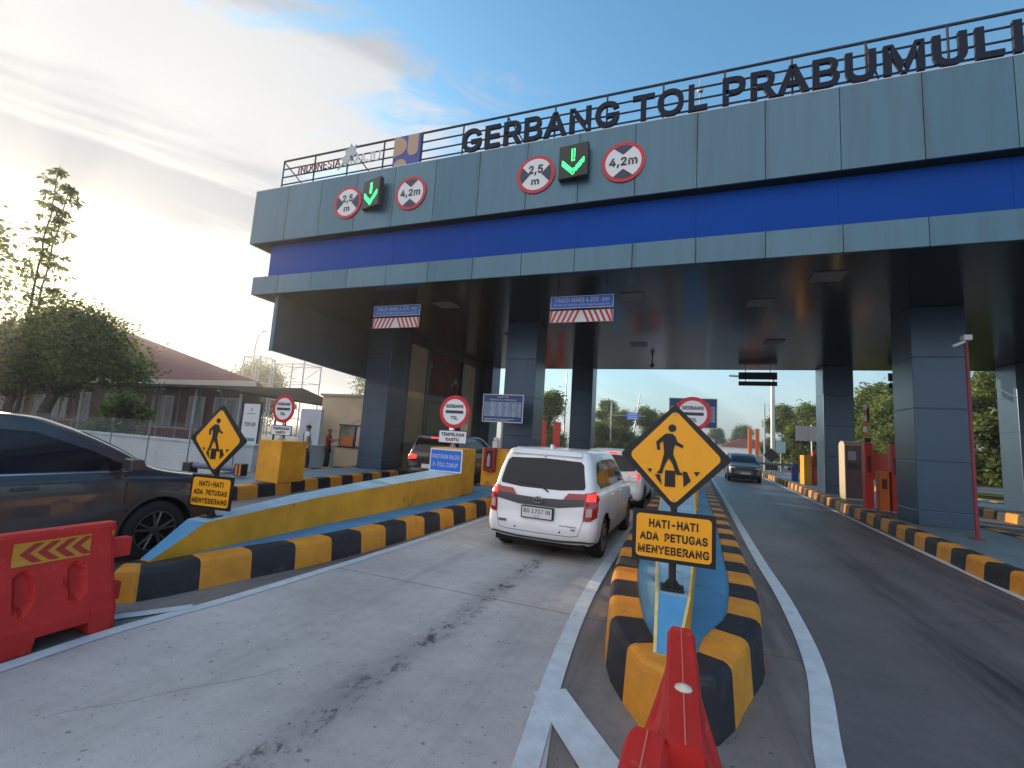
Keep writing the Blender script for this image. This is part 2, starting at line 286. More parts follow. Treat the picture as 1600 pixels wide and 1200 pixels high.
def lettering(s, cx, cz, w, h, y, m, parent, name='lettering', bold=0.02, depth=0.0, shear=0, loc=(0,0,0), spacing=1.0):
    """text fitted in a w x h box centred at (cx, cz) on the plane y, facing -y"""
    v, f = text_data(s, bold, shear, spacing)
    lo, hi = v.min(0), v.max(0); sc = np.array([w/(hi[0]-lo[0]), h/(hi[1]-lo[1])]); v = (v-(lo+hi)/2)*sc
    mb = MB(); n = len(v)
    mb.v = [(cx+a, y, cz+b) for a, b in v]; mb.f = list(f); mb.m = [0]*len(f)
    if depth:
        mb.v += [(cx+a, y+depth, cz+b) for a, b in v]; mb.f += [tuple(q+n for q in p)[::-1] for p in f]
        cnt = {}
        for p in f:
            for a, b in zip(p, p[1:]+p[:1]): cnt[(a, b)] = 1
        for (a, b) in list(cnt):
            if (b, a) not in cnt: mb.f.append((a, b, b+n, a+n))
        mb.m = [0]*len(mb.f)
    return mb.build(name, m, parent, loc=loc, fixn=False)

# palette
m_acp = None
def acp_material():
    m = bpy.data.materials.new('aluminium_cladding'); m.use_nodes = True; t = m.node_tree; b = t.nodes['Principled BSDF']
    b.inputs['Metallic'].default_value = 0.35; b.inputs['Roughness'].default_value = 0.38
    tcn = t.nodes.new('ShaderNodeTexCoord'); sp = t.nodes.new('ShaderNodeSeparateXYZ'); t.links.new(tcn.outputs['Object'], sp.inputs[0])
    a = t.nodes.new('ShaderNodeMath'); a.operation = 'ADD'; a.inputs[1].default_value = 11.27; t.links.new(sp.outputs[0], a.inputs[0])
    dv = t.nodes.new('ShaderNodeMath'); dv.operation = 'DIVIDE'; dv.inputs[1].default_value = 1.281; t.links.new(a.outputs[0], dv.inputs[0])
    fl = t.nodes.new('ShaderNodeMath'); fl.operation = 'FLOOR'; t.links.new(dv.outputs[0], fl.inputs[0])
    wn = t.nodes.new('ShaderNodeTexWhiteNoise'); wn.noise_dimensions = '1D'; t.links.new(fl.outputs[0], wn.inputs['W'])
    rp = t.nodes.new('ShaderNodeValToRGB'); t.links.new(wn.outputs['Value'], rp.inputs[0])
    rp.color_ramp.elements[0].color = (0.050, 0.128, 0.188, 1); rp.color_ramp.elements[1].color = (0.078, 0.165, 0.222, 1)
    # vertical rain streaks
    mp = t.nodes.new('ShaderNodeMapping'); mp.inputs['Scale'].default_value = (3.2, 3.2, 0.25); t.links.new(tcn.outputs['Object'], mp.inputs[0])
    n = t.nodes.new('ShaderNodeTexNoise'); n.inputs['Scale'].default_value = 1.6; n.inputs['Detail'].default_value = 9; n.inputs['Roughness'].default_value = .7; t.links.new(mp.outputs[0], n.inputs[0])
    fr = t.nodes.new('ShaderNodeMath'); fr.operation = 'FRACT'; t.links.new(dv.outputs[0], fr.inputs[0])
    pp = t.nodes.new('ShaderNodeMath'); pp.operation = 'PINGPONG'; pp.inputs[1].default_value = 0.5; t.links.new(fr.outputs[0], pp.inputs[0])
    mr = t.nodes.new('ShaderNodeMapRange'); mr.inputs[1].default_value = 0.0; mr.inputs[2].default_value = 0.09; mr.inputs[3].default_value = 0.85; mr.inputs[4].default_value = 0.0; t.links.new(pp.outputs[0], mr.inputs[0])
    ms = t.nodes.new('ShaderNodeMapRange'); ms.inputs[1].default_value = 0.45; ms.inputs[2].default_value = 0.7; t.links.new(n.outputs['Fac'], ms.inputs[0])
    ad = t.nodes.new('ShaderNodeMath'); ad.operation = 'MULTIPLY'; ad.use_clamp = True; t.links.new(mr.outputs[0], ad.inputs[0]); t.links.new(ms.outputs[0], ad.inputs[1])
    ad2 = t.nodes.new('ShaderNodeMath'); ad2.operation = 'MULTIPLY_ADD'; ad2.inputs[1].default_value = 0.30; t.links.new(ms.outputs[0], ad2.inputs[0]); t.links.new(ad.outputs[0], ad2.inputs[2])
    mx = t.nodes.new('ShaderNodeMix'); mx.data_type = 'RGBA'; t.links.new(ad2.outputs[0], mx.inputs[0]); t.links.new(rp.outputs[0], mx.inputs[6]); mx.inputs[7].default_value = (0.05, 0.07, 0.085, 1)
    t.links.new(mx.outputs[2], b.inputs['Base Color'])
    n3 = t.nodes.new('ShaderNodeTexNoise'); n3.inputs['Scale'].default_value = 0.9; n3.inputs['Detail'].default_value = 3; t.links.new(tcn.outputs['Object'], n3.inputs[0])
    bp = t.nodes.new('ShaderNodeBump'); bp.inputs['Strength'].default_value = 0.12; bp.inputs['Distance'].default_value = 0.1; t.links.new(n3.outputs['Fac'], bp.inputs['Height']); t.links.new(bp.outputs[0], b.inputs['Normal'])
    return m
ACP = acp_material()
COLM = mat('column_cladding', (0.042, 0.078, 0.130), 0.30, 0.35, var=.12, vscale=1.2, bump=.05, bscale=2, stretch=(1, 1, .4))
BLUE = mat('blue_cladding', (0.001, 0.052, 0.31), 0.55, 0.0, var=.12, vscale=.5, spec=.12)
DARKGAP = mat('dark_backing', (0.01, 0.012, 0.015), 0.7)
SOFFIT = None
YEL = mat('yellow_paint', (0.66, 0.300, 0.014), 0.65, var=.22, vscale=2.0, bump=.3, bscale=22, dirt=(.16, .11, .04, 2.6, .585))
KYEL = mat('kerb_yellow', (0.62, 0.255, 0.022), 0.62, var=.22, vscale=3.5, bump=.25, bscale=35, dirt=(.14, .085, .04, 7, .60))
KBLK = mat('kerb_black', (0.018, 0.018, 0.024), 0.62, var=.35, vscale=6, bump=.25, bscale=35, dirt=(.085, .075, .065, 5, .585))
LBLUE = mat('light_blue_paint', (0.07, 0.27, 0.50), 0.6, var=.18, vscale=2.5, bump=.15, bscale=30, dirt=(.10, .10, .09, 3.3, .60))
PBLUE = mat('pale_blue_paint', (0.26, 0.44, 0.58), 0.6, var=.2, vscale=4, dirt=(.10, .12, .12, 6, .6))
WHITE = mat('white_paint', (0.72, 0.74, 0.76), 0.45, var=.06, vscale=5)
LINE = mat('road_marking', (0.52, 0.60, 0.66), 0.6, var=.16, vscale=6, bump=.2, bscale=60, dirt=(.17, .17, .17, 9, .62))
BLACKM = mat('black_metal', (0.012, 0.012, 0.014), 0.45)
BLACKP = mat('sign_black', (0.008, 0.008, 0.009), 0.5)
SIGNY = mat('sign_yellow', (0.88, 0.375, 0.008), 0.42, var=.05, vscale=4)
SIGNR = mat('sign_red', (0.50, 0.012, 0.028), 0.45)
SIGNW = mat('sign_white', (0.66, 0.68, 0.72), 0.45)
SIGNB = mat('sign_blue', (0.015, 0.13, 0.58), 0.4)
NAVY = mat('board_navy', (0.016, 0.05, 0.18), 0.4)
GREYM = mat('galvanised_steel', (0.34, 0.36, 0.38), 0.45, 0.6, var=.12, vscale=8)
RED = mat('red_plastic', (0.50, 0.024, 0.020), 0.62, var=.20, vscale=2.2, bump=.15, bscale=25, dirt=(.62, .12, .09, 5, .585), spec=.3)
REDM = mat('red_metal', (0.50, 0.022, 0.012), 0.4, var=.1, vscale=3)
ORG = mat('orange_metal', (0.60, 0.13, 0.015), 0.5, var=.1, vscale=3)
LET = mat('letter_navy', (0.008, 0.011, 0.026), 0.6, spec=.2)
RAILM = mat('rail_dark', (0.020, 0.024, 0.05), 0.5)
DARKGLASS = mat('dark_glass', (0.004, 0.006, 0.012), 0.07, 0.0, spec=.35)
RUB = mat('rubber', (0.012, 0.012, 0.013), 0.8, var=.2, vscale=20)
WELL = mat('wheel_well', (0.004, 0.004, 0.004), 0.9)
CHROME = mat('chrome', (0.55, 0.56, 0.58), 0.18, 1.0)
TRIM = mat('dark_trim', (0.045, 0.047, 0.052), 0.45)
PLATE = mat('plate_white', (0.60, 0.61, 0.62), 0.5)
LAMPR = mat('lamp_red', (0.26, 0.006, 0.010), 0.15, coat=.5)
LAMPON = mat('lamp_red_lit', (0.5, 0.01, 0.01), 0.2, emit=(1.0, 0.02, 0.015, 1.6))
LAMPC = mat('lamp_clear', (0.42, 0.30, 0.32), 0.15, coat=.5)

def node_mat(name): 
    m = bpy.data.materials.new(name); m.use_nodes = True; return m, m.node_tree, m.node_tree.nodes['Principled BSDF']
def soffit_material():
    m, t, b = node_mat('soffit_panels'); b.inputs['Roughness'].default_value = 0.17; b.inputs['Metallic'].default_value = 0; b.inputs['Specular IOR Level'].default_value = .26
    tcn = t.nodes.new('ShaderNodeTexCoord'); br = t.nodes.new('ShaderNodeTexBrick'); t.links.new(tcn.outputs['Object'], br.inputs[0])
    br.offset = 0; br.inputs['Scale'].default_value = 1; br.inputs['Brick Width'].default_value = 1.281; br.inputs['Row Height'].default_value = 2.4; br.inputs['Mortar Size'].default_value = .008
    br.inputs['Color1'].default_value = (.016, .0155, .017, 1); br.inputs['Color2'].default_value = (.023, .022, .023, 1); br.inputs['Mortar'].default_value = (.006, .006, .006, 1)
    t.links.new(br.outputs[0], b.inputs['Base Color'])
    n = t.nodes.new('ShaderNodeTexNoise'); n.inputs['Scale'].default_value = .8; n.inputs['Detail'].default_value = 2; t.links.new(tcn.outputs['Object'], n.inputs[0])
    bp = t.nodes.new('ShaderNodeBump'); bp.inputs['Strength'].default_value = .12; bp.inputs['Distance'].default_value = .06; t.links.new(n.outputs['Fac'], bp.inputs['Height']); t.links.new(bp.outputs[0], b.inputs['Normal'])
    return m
SOFFIT = soffit_material()

def road_material(name, base, dark, stains, joints=True, rough=.7, brown=None):
    """stains: list of (x at y=0, slope, width, strength) dark bands running along the lane"""
    m, t, b = node_mat(name); L = t.links.new
    tcn = t.nodes.new('ShaderNodeTexCoord'); sp = t.nodes.new('ShaderNodeSeparateXYZ'); L(tcn.outputs['Object'], sp.inputs[0])
    def mm(op, a, b_=None, c=None, clamp=False):
        n = t.nodes.new('ShaderNodeMath'); n.operation = op; n.use_clamp = clamp
        for i, v in enumerate((a, b_, c)):
            if v is None: continue
            if isinstance(v, (int, float)): n.inputs[i].default_value = v
            else: L(v, n.inputs[i])
        return n.outputs[0]
    def noise(sc, det=8, ro=.6, st=(1,1,1)):
        mp = t.nodes.new('ShaderNodeMapping'); mp.inputs['Scale'].default_value = st; L(tcn.outputs['Object'], mp.inputs[0])
        n = t.nodes.new('ShaderNodeTexNoise'); n.inputs['Scale'].default_value = sc; n.inputs['Detail'].default_value = det; n.inputs['Roughness'].default_value = ro; L(mp.outputs[0], n.inputs[0]); return n.outputs['Fac']
    def mrange(v, a, b_, c=0., d=1.):
        n = t.nodes.new('ShaderNodeMapRange'); n.interpolation_type = 'SMOOTHSTEP'; L(v, n.inputs[0])
        for i, q in enumerate((a, b_, c, d)): n.inputs[i+1].default_value = q
        return n.outputs[0]
    n1 = noise(.55, 10, .68); n2 = noise(9, 8, .75); n3 = noise(90, 3, .6)
    rp = t.nodes.new('ShaderNodeValToRGB'); L(n1, rp.inputs[0]); rp.color_ramp.elements[0].position = .3; rp.color_ramp.elements[1].position = .7
    rp.color_ramp.elements[0].color = (*[c*.66 for c in base], 1); rp.color_ramp.elements[1].color = (*[c*1.20 for c in base], 1)
    f = mm('ADD', mrange(n2, .35, .75, -.10, .22), mrange(n3, .3, .8, -.10, .14), clamp=False)
    src = rp.outputs[0]
    def mixin(fac, col):
        nonlocal src
        mx = t.nodes.new('ShaderNodeMix'); mx.data_type = 'RGBA'; L(fac, mx.inputs[0]); L(src, mx.inputs[6]); mx.inputs[7].default_value = (*col, 1); src = mx.outputs[2]
    mixin(mm('MAXIMUM', f, 0.0), dark)
    spots = mrange(noise(7, 10, .82, (1, .55, 1)), .50, .62); speck = mm('MAXIMUM', mrange(noise(22, 2, .5), .68, .71), mrange(noise(60, 2, .5), .71, .74))
    streak = mrange(noise(3.2, 8, .7, (1.6, .10, 1)), .40, .66)
    for (x0, sl, w, st) in stains:
        d = mm('SUBTRACT', sp.outputs[0], mm('MULTIPLY_ADD', sp.outputs[1], sl, x0))
        g = mm('POWER', 2.718, mm('MULTIPLY', mm('MULTIPLY', d, d), -1/(w*w)))
        mixin(mm('MULTIPLY', mm('MULTIPLY', g, mm('ADD', mm('MULTIPLY', spots if w < .2 else streak, .80), .22)), st, clamp=True), dark)
    mixin(mm('MULTIPLY', speck, .55), dark)
    vo = t.nodes.new('ShaderNodeTexVoronoi'); vo.feature = 'DISTANCE_TO_EDGE'; vo.inputs['Scale'].default_value = .42; vo.inputs['Randomness'].default_value = 1
    wm = t.nodes.new('ShaderNodeMix'); wm.data_type = 'VECTOR'; wm.inputs[0].default_value = .10; nc = t.nodes.new('ShaderNodeTexNoise'); nc.inputs['Scale'].default_value = 2.5; nc.inputs['Detail'].default_value = 6; L(tcn.outputs['Object'], nc.inputs[0])
    L(tcn.outputs['Object'], wm.inputs[4]); L(nc.outputs['Color'], wm.inputs[5]); L(wm.outputs[1], vo.inputs['Vector'])
    mixin(mm('MULTIPLY', mrange(vo.outputs['Distance'], .001, .004, .35, 0), mrange(noise(.35, 3), .50, .56)), dark)
    if joints:
        j = mm('PINGPONG', mm('ADD', sp.outputs[1], .35), 2.5); mixin(mrange(j, .004, .012, .75, 0), tuple(c*.6 for c in dark))
    L(src, b.inputs['Base Color'])
    b.inputs['Roughness'].default_value = rough
    bp = t.nodes.new('ShaderNodeBump'); bp.inputs['Strength'].default_value = .35; bp.inputs['Distance'].default_value = .006
    L(mm('ADD', n3, mm('MULTIPLY', n2, .8)), bp.inputs['Height']); L(bp.outputs[0], b.inputs['Normal'])
    return m

# ------------------------------------------------------------------ ground and roads
def sheet(name, pts, z, m, label=None, kind='structure', thick=0):
    mb = MB(); mb.poly([(x, y, z) for x, y in pts]); o = mb.build(name, m)
    for p in o.data.polygons:
        if p.normal.z < 0: p.flip()
    return tag(o, kind=kind)
GRASSG = mat('ground_grass', (0.060, 0.085, 0.025), 0.9, var=.5, vscale=.15, bump=.5, bscale=3, dirt=(.12, .09, .05, .3, .6))
sheet('ground', [(-900, -300), (900, -300), (900, 1500), (-900, 1500)], -0.012, GRASSG)
CONC = road_material('lane_concrete', (0.47, 0.47, 0.475), (0.060, 0.060, 0.066), [(-2.02, .03, .12, 1.25), (-2.15, .03, .34, .18), (-3.1, .04, .30, .22), (-1.35, .03, .25, .22)], rough=.62)
PLAZA = road_material('plaza_concrete', (0.22, 0.205, 0.20), (0.042, 0.040, 0.040), [(-7.3, .02, .6, .5), (-.95, .01, .35, .8), (1.0, .03, .5, .7), (-4.15, .02, .3, .6)], rough=.7)
ASPH = road_material('lane_asphalt', (0.128, 0.124, 0.134), (0.024, 0.024, 0.029), [(2.2, .05, .34, .9), (3.55, .05, .40, .9), (2.9, .05, .16, .7)], joints=False, rough=.5)
sheet('plaza_pavement', [(-60, -20), (40, -20), (40, 60), (16, 160), (-12, 160), (-60, 60)], -0.006, PLAZA)
sheet('road', [(-4.6, -6), (-4.05, 3.2), (-3.86, 5), (-3.72, 9.4), (-3.4, 40), (-2.9, 60), (-1.6, 60), (-1.2, 40), (-.82, 12), (-.97, 6.5), (-.93, 5), (-.78, 3.4), (-.62, 2.5), (-.5, -6)], -0.002, CONC)
sheet('asphalt_road', [(.85, -6), (.86, 3.2), (1.12, 5.9), (1.2, 9.1), (1.7, 22), (2.6, 50), (9, 160), (13, 160), (6.3, 50), (5.5, 27), (4.95, 17), (4.6, 10), (4.5, 4), (4.5, -6)], -0.002, ASPH)
def ribbon(name, pts, w, z=0.003, m=LINE, ws=None):
    mb = MB(); n = len(pts); L_, R_ = [], []
    for i, (x, y) in enumerate(pts):
        a = Vector(pts[max(0, i-1)]); b = Vector(pts[min(n-1, i+1)]); d = (b-a).normalized(); nn = Vector((-d.y, d.x)); ww = (ws[i] if ws else w)/2
        L_.append((x+nn.x*ww, y+nn.y*ww, z)); R_.append((x-nn.x*ww, y-nn.y*ww, z))
    i0 = 0; mb.v = L_+R_
    for i in range(n-1): mb.f.append((n+i, n+i+1, i+1, i)); mb.m.append(0)
    return tag(mb.build(name, m), kind='structure')
def smooth_path(pts, k=6):
    P = np.array(pts, float); n = len(P); T = np.concatenate([[0], np.cumsum(np.hypot(*np.diff(P, axis=0).T))])
    d = np.gradient(P, T, axis=0); out_ = []
    for i in range(n-1):
        h = T[i+1]-T[i]
        for s_ in np.linspace(0, 1, k, endpoint=False):
            h00 = 2*s_**3-3*s_**2+1; h10 = s_**3-2*s_**2+s_; h01 = -2*s_**3+3*s_**2; h11 = s_**3-s_**2
            out_.append(tuple(h00*P[i]+h10*h*d[i]+h01*P[i+1]+h11*h*d[i+1]))
    out_.append(tuple(P[-1])); return out_
ribbon('road_line', smooth_path([(-3.98, -1.5), (-4.12, 1.8), (-4.13, 2.5), (-4.03, 3.2), (-3.93, 4.4), (-3.82, 6.5), (-3.76, 9.2), (-3.55, 20), (-3.2, 40)]), .13)
ribbon('road_line', [(-4.62, 2.0), (-4.5, 2.45), (-4.10, 3.05)], .12, z=.006)
ribbon('road_line', smooth_path([(-.62, 1.0), (-.72, 2.45), (-.79, 3.1), (-.86, 3.9), (-.92, 5.0), (-.93, 7.2), (-.88, 9.9), (-.75, 14), (-.35, 26), (0, 36)]), .14)
ribbon('road_line', [(-.80, 3.22), (-.62, 2.98), (-.30, 2.57), (.1, 2.0)], .24, z=.006)
ribbon('road_line', smooth_path([(.62, 1.0), (.82, 3.2), (1.05, 4.4), (1.19, 6.1), (1.24, 8.2), (1.33, 11.2), (1.50, 16), (1.80, 26), (2.2, 40), (3.2, 60), (6, 110)]), .15)
ribbon('road_line', smooth_path([(4.3, 3), (4.35, 7), (4.34, 8.2), (4.42, 10.4), (4.52, 12.4), (4.8, 18), (5.2, 26), (5.8, 40), (6.8, 60), (11, 130)]), .12)
ribbon('road_line', [(-9.0, 4), (-9.0, 7.2), (-9.2, 14), (-9.0, 30)], .12)

# ------------------------------------------------------------------ kerbed islands
def island(label, left, right, h, top_mat, kw=.28, blk=.5, phase=0):
    """left/right: base outlines from the nose backwards; closed at the far end"""
    root = empty('kerb_island', label, 'traffic island', (0,0,0), group='kerbed islands between the lanes')
    L_ = smooth_path(left, 8); R_ = smooth_path(right, 8)
    loop = list(reversed(L_)) + R_[1:]            # far left -> nose -> far right
    P = np.array(loop); T = np.concatenate([[0], np.cumsum(np.hypot(*np.diff(P, axis=0).T))])
    nb = int(T[-1]/blk); ts = []
    for i in range(nb):
        for s_ in (0, .04, .5, .96): ts.append((i+s_)/nb*T[-1])
    ts.append(T[-1]); ts = np.array(ts)
    Q = np.stack([np.interp(ts, T, P[:, 0]), np.interp(ts, T, P[:, 1])], 1)
    at_ = lambda t_: np.stack([np.interp(t_, T, P[:, 0]), np.interp(t_, T, P[:, 1])], 1)
    tg = at_(np.clip(ts+.13, 0, T[-1]))-at_(np.clip(ts-.13, 0, T[-1])); tg /= np.linalg.norm(tg, axis=1)[:, None]; nin = np.stack([-tg[:, 1], tg[:, 0]], 1)
    c = P.mean(0)
    # inward side: towards the centre line
    mid = len(Q)//4
    if np.dot(nin[mid], np.array([0.5*(L_[-1][0]+R_[-1][0]) if False else (np.interp(Q[mid][1], [p[1] for p in R_], [p[0] for p in R_])), Q[mid][1]])-Q[mid]) < 0: nin = -nin
    nose_ = int(np.argmin(Q[:, 1])); kwk = kw*(.62+.38*np.clip(np.abs(ts-ts[nose_])/.8, 0, 1))[:, None]
    INN = Q+nin*kwk; fold = np.zeros(len(Q), bool)
    for k in range(len(Q)-1):
        if np.dot(INN[k+1]-INN[k], tg[k]) < .02*np.linalg.norm(Q[k+1]-Q[k]): fold[k] = fold[k+1] = True
    fold &= np.abs(ts-ts[nose_]) < .5
    if fold.any():
        a_, b_ = np.where(fold)[0][[0, -1]]; cen_ = (INN[a_]+INN[b_])/2
        INN[a_:b_+1] = cen_
    nin = (INN-Q)/kw
    prof = [(0, -.02), (.025, h-.06), (.035, h-.03), (.06, h-.008), (.09, h), (kw-.01, h), (kw, h-.004), (kw, h-.05)]
    mb = MB(); m = len(prof)
    for k, (q, nn) in enumerate(zip(Q, nin)):
        ph = k % 4
        for (o_, z) in prof:
            dz = -.003 if ph == 0 else 0; do = .002 if ph == 0 else 0
            jit = 0.0
            mb.v.append((q[0]+nn[0]*(o_+do), q[1]+nn[1]*(o_+do), z+dz+jit))
    for k in range(len(Q)-1):
        for j in range(m-1):
            mb.f.append((k*m+j, k*m+j+1, (k+1)*m+j+1, (k+1)*m+j)); mb.m.append(((k//4)+phase) % 2)
    o = mb.build('kerb', [KYEL, KBLK], root, smooth=False)
    # top surface: polygon inside the kerb, strips between left and right
    tb = MB(); inner = [(q[0]+nn[0]*(kw-.02), q[1]+nn[1]*(kw-.02)) for q, nn in zip(Q, nin)]
    nose = int(np.argmin(Q[:, 1])); Li = inner[:nose+1][::-1]; Ri = inner[nose:]
    ys = np.linspace(max(Li[0][1], Ri[0][1])+.02, min(Li[-1][1], Ri[-1][1])-.01, 90)
    def env(I, y, fn):
        a = np.array(I); o_ = np.argsort(a[:, 1]); return float(np.interp(y, a[o_, 1], a[o_, 0]))
    zt = h-.022
    for y0, y1 in zip(ys[:-1], ys[1:]):
        a0, b0, a1, b1 = env(Li, y0, 0), env(Ri, y0, 0), env(Li, y1, 0), env(Ri, y1, 0)
        if b0-a0 < .01: a0 = b0 = (a0+b0)/2
        tb.poly([(a0, y0, zt), (b0, y0, zt), (b1, y1, zt), (a1, y1, zt)])
    half = [(q[0]+nn[0]*.14, q[1]+nn[1]*.14, zt-.006) for q, nn in zip(Q[::2], nin[::2]) if q[1] < Q[:, 1].min()+1.6]
    cx_ = sum(p[0] for p in half)/len(half); cy_ = sum(p[1] for p in half)/len(half)
    for p, q in zip(half[:-1], half[1:]): tb.poly([p, q, (cx_, cy_, zt-.004)])
    tb.build('island_top', top_mat, root)
    return root
KC, KL, KR = .37, .285, .29
island('middle blue topped island with black and yellow kerb, under the large diamond sign',
       [(0.02, 3.02), (-.15, 3.07), (-.31, 3.30), (-.44, 3.56), (-.57, 4.2), (-.63, 4.7), (-.71, 6), (-.74, 8), (-.68, 12), (-.45, 20), (0, 34)],
       [(0.02, 3.02), (.18, 3.06), (.34, 3.30), (.47, 3.68), (.63, 4.1), (.73, 4.75), (.85, 6.8), (.97, 10), (1.12, 16), (1.36, 22), (1.9, 34)], KC, LBLUE, phase=1)
island('long blue topped island left of the white hatchback, under the long yellow ramp wall',
       [(-4.75, 2.72), (-4.93, 2.85), (-5.12, 3.3), (-5.32, 4.0), (-5.52, 5.0), (-5.66, 6.5), (-5.70, 10), (-5.5, 20), (-5.1, 34)],
       [(-4.75, 2.72), (-4.60, 2.95), (-4.50, 3.3), (-4.38, 3.81), (-4.25, 4.3), (-4.12, 4.95), (-4.0, 6.4), (-3.93, 9.4), (-3.7, 18), (-3.3, 34)], KL, LBLUE)
island('farthest left island with a grey blue top under the first column',
       [(-10.0, 4.4), (-10.6, 5.0), (-11.2, 6.3), (-11.55, 8), (-11.6, 12), (-11.4, 20), (-11.0, 34)],
       [(-10.0, 4.4), (-9.4, 5.0), (-9.0, 6.2), (-8.92, 7.5), (-9.1, 10), (-9.3, 14), (-9.1, 20), (-8.7, 34)], KL, mat('island_grey', (.13, .20, .26), .6, var=.2, vscale=3, dirt=(.09, .09, .09, 3, .58)))
island('island right of the dark asphalt lane carrying the red posts and cabinet',
       [(5.4, 6.6), (4.75, 7.2), (4.4, 8.6), (4.48, 10.5), (4.75, 13.7), (4.93, 17), (5.17, 21.5), (5.5, 27.7), (6.2, 44)],
       [(5.4, 6.6), (6.1, 7.1), (6.5, 8.4), (6.9, 10.5), (7.1, 14), (7.3, 20), (7.7, 28), (8.3, 44)], KR, mat('island_slate', (.115, .175, .22), .5, var=.25, vscale=2.5, dirt=(.07, .07, .07, 3, .56)), blk=.55)
island('island at the right edge of the view beyond the next lane',
       [(11.0, 9), (10.4, 9.8), (10.1, 12), (10.0, 16), (10.05, 20), (10.4, 28), (11, 44)],
       [(11.0, 9), (11.8, 9.8), (12.3, 12), (12.5, 16), (12.7, 20), (13, 28), (13.6, 44)], KR, MATS['island_slate'], blk=.6)

# ------------------------------------------------------------------ toll canopy
CY0, CY1 = 9.6, 23.1
XS0, PW = -11.27, 1.281
ZT, ZU, ZB, ZL = 8.90, 7.17, 6.07, 5.52
gate = empty('toll_gate_canopy', 'wide toll gate canopy clad in grey panels with a blue band, spanning the lanes', 'toll gate', (0, 0, 0))
XR = XS0 + PW*24
def band(name, x0, z0, z1, y, m, depth=.05, gap=.010):
    mb = MB(); xs = [x0] + [XS0+PW*k for k in range(0, 25)]
    for a, b in zip(xs[:-1], xs[1:]): mb.box(a+gap/2, b-gap/2, y, y+depth, z0, z1)
    # left and right ends, running back
    ys = np.arange(y+depth+.01, CY1-1.3, PW)
    for a in ys: mb.box(x0, x0+depth, a, a+PW-gap, z0, z1); mb.box(XR-depth, XR, a, a+PW-gap, z0, z1)
    return mb.build(name, m, gate, bevel=.004, seg=1)
band('upper_fascia', -12.65, ZU, ZT, CY0, ACP)
band('lower_fascia', -12.30, ZL, ZB, CY0, ACP)
mb = MB(); xs = [-11.98] + [XS0+PW*k for k in range(1, 25, 2)]
for a, b in zip(xs[:-1], xs[1:]): mb.box(a+.002, b-.002, CY0+.24, CY0+.28, ZB-.1, ZU-.02)
mb.box(-11.98, -11.94, CY0+.29, CY1-1, ZB-.1, ZU-.02)
mb.build('blue_band', BLUE, gate)
mb = MB(); mb.box(-12.6, XR-.06, CY0+.055, CY1-.6, ZU+.01, ZT-.03); mb.box(-11.93, XR-.1, CY0+.285, CY1-.6, ZB, ZU); mb.box(-12.24, XR-.06, CY0+.055, CY1-.5, ZL+.06, ZB-.02)
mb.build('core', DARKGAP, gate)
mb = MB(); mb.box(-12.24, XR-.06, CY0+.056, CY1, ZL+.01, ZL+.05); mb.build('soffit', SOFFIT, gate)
mb = MB(); mb.box(-12.3, XR, CY1, CY1+.05, ZL, ZT-.4); mb.build('rear_fascia', ACP, gate)
mb = MB(); mb.box(-12.65, XR, CY0, CY0+.30, ZT+.002, ZT+.02); mb.build('parapet_cap', mat('cap_pale', (.45, .5, .55), .4, .3), gate)
# columns
def column(x0, y0, y1=None, w=1.06, z0=.27, ztop=ZL+.01):
    mb = MB(); y1 = y1 or y0+1.1; zs = [z0, .62, 1.77, 3.02, 4.27, ztop]
    for a, b in zip(zs[:-1], zs[1:]): mb.box(x0, x0+w, y0, y1, a+.006, b-.006)
    mb.box(x0+.01, x0+w-.01, y0+.01, y1-.01, z0-.05, ztop)
    return mb.build('column', COLM, gate, bevel=.012, seg=2)
for (x, y) in ((-11.0, 13.65), (-5.42, 13.65), (5.30, 13.5), (10.9, 13.5), (16.5, 13.5), (-10.45, 21.9), (-5.08, 21.9), (5.62, 22.0), (11.35, 21.3), (17, 21.9)): column(x, y)
# side wing wall at the left end
mb = MB(); mb.prism([(9.95, 3.86), (9.95, ZL), (13.6, ZL), (13.6, 3.66)], -11.62, -11.5, 'x'); mb.prism([(13.6, 3.66), (13.6, ZL), (22.9, ZL), (22.9, 3.4)], -11.62, -11.5, 'x')
mb.build('wing_wall', mat('wing_cladding', (.060, .105, .15), .4, .25, var=.15, vscale=.8), gate)
mb = MB(); mb.box(-11.63, -11.49, 9.90, 9.95, 3.84, ZL); mb.build('wing_edge', ACP, gate)
# ceiling lights
for (x, y) in ((-6.6, 11.5), (-5.9, 15.4), (-1.2, 11.6), (2.9, 10.9), (1.9, 12.6), (3.0, 17.2), (-1.5, 17.4), (6.9, 15.8), (7.4, 18.6)):
    mb = MB(); mb.box(x-.3, x+.3, y-.3, y+.3, ZL-.012, ZL+.009); mb.build('ceiling_light', mat('light_diffuser', (.16, .16, .155), .5), gate)
# camera dome on the soffit, small
mb = MB(); mb.tube((-1.15, 20.2, ZL), (-1.15, 20.2, ZL-.22), .03); mb.lathe([(0, -.12), (.07, -.1), (.10, 0), (.06, .05), (0, .05)], (-1.15, 20.2, ZL-.28), 'z', 12)
tag(mb.build('ceiling_camera', BLACKM), 'small dark dome camera hanging from the rear of the canopy soffit', 'camera')

